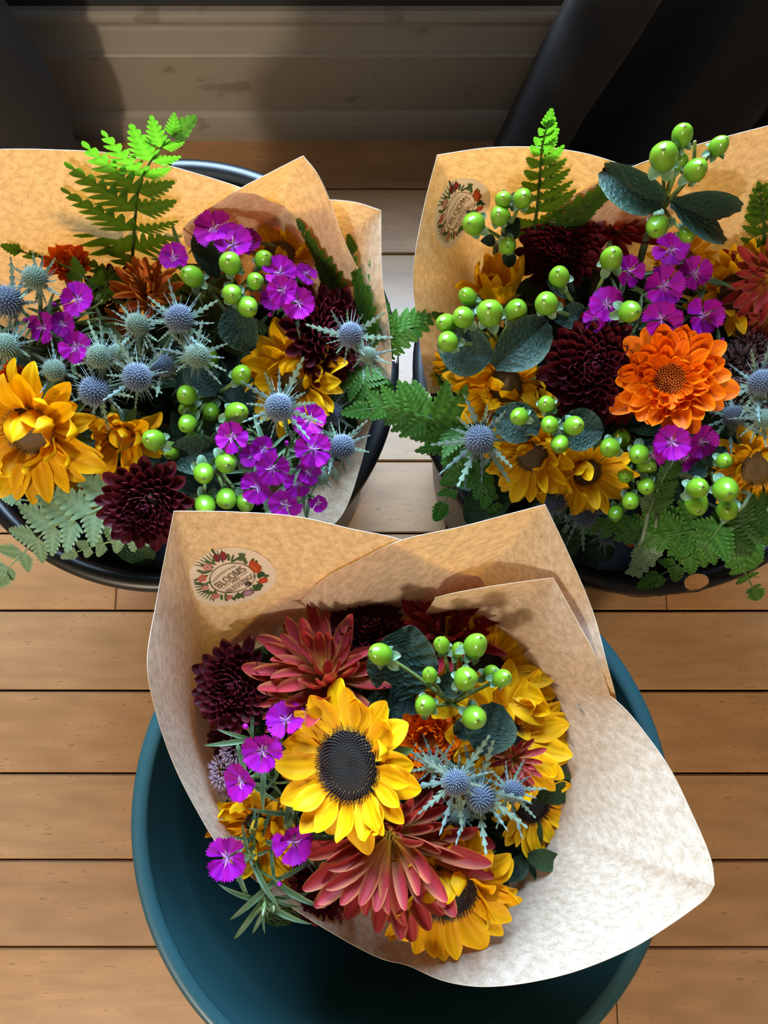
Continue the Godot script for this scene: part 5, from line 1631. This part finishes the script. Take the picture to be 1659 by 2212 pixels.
	fern(b, "dark fern frond in the paper fold behind the red spray bloom", [[1210, 500, 454], [1260, 450, 481], [1310, 410, 496], [1335, 398, 503]], 8, 60, 60, 0, Vector2(0, 0.3), 0.7, 0.7, 22, "right_b")
	fern(b, "dark fern frond at the right rear paper by the picture edge", [[1650, 540, 459], [1650, 480, 481], [1645, 440, 494], [1640, 405, 503]], 7, 62, 70, 0, Vector2(0, 0.3), 0.9, 0.6, 23, "right_b")
	fern(b, "fern frond reaching left from the right pail over the bare floor", [[990, 960, 420], [950, 915, 435], [900, 895, 442], [845, 880, 448], [770, 888, 448]], 9, 96, 112, 2, Vector2(-0.1, 0.1), 1.2, 0.62, 24)
	fern(b, "fern frond hanging down over the left rim of the right pail", [[990, 900, 430], [995, 960, 432], [985, 1030, 420], [950, 1108, 395]], 8, 60, 75, 2, Vector2(0, 0.3), 0.75, 0.55, 25)
	fern(b, "dark fern frond along the left inner rim of the right pail", [[1010, 900, 425], [985, 850, 430], [955, 790, 428], [925, 730, 420]], 8, 55, 62, 0, Vector2(-0.2, 0.2), 0.7, 0.6, 26)
	fern(b, "fern frond trailing toward the paper corner from the right pail", [[1030, 980, 412], [1040, 1040, 410], [1070, 1100, 398], [1092, 1130, 390]], 7, 45, 50, 2, Vector2(0, 0.2), 0.8, 0.6, 27)
	fern(b, "fern frond lying left along the front rim of the right pail", [[1520, 1140, 418], [1450, 1155, 420], [1370, 1150, 416], [1268, 1138, 405]], 10, 62, 86, 2, Vector2(0, 0.2), 1.2, 0.55, 28)
	fern(b, "fern frond curling down over the front rim of the right pail", [[1560, 1130, 424], [1530, 1170, 420], [1480, 1210, 405], [1400, 1258, 385]], 7, 70, 66, 2, Vector2(0, 0.2), 1.1, 0.4, 29)
	fern(b, "pale fern leaf turned underside up at the front of the right pail", [[1400, 1170, 408], [1395, 1200, 402], [1370, 1240, 392]], 5, 48, 52, 1, Vector2(0, 0.2), 0.7, 0.4, 30)
	fern(b, "bright fern frond hanging outside the front rim of the right pail", [[1640, 1120, 424], [1615, 1180, 420], [1608, 1230, 405], [1635, 1285, 380]], 7, 62, 66, 2, Vector2(0, 0.2), 1.0, 0.45, 31)
	fern(b, "fern frond standing among the hanging berries at the front of the right bouquet", [[1400, 1110, 430], [1420, 1060, 440], [1445, 1010, 448], [1465, 965, 452]], 8, 38, 58, 0, Vector2(0, 0.2), 0.8, 0.6, 32)
	fern(b, "broad fern frond at the lower right picture edge", [[1540, 1150, 414], [1590, 1140, 424], [1640, 1110, 428], [1700, 1070, 430]], 8, 80, 86, 0, Vector2(0, 0.2), 1.0, 0.5, 33)
	foliage(b, "large dark leaves deep at the middle of the right bouquet", 1330, 720, 425, 9, 0.05, 21)
	foliage(b, "large dark leaves deep under the calendula", 1450, 900, 412, 9, 0.05, 22)
	foliage(b, "large dark leaves deep at the front of the right bouquet", 1400, 1040, 400, 8, 0.038, 23)
	foliage(b, "small dark leaves in the shade under the paper corner in the right pail", 1250, 1170, 372, 9, 0.03, 26)
	foliage(b, "large dark leaves deep at the left of the right bouquet", 1120, 740, 415, 8, 0.036, 24)
	foliage(b, "large dark leaves deep at the right of the right bouquet", 1580, 760, 412, 9, 0.05, 25)
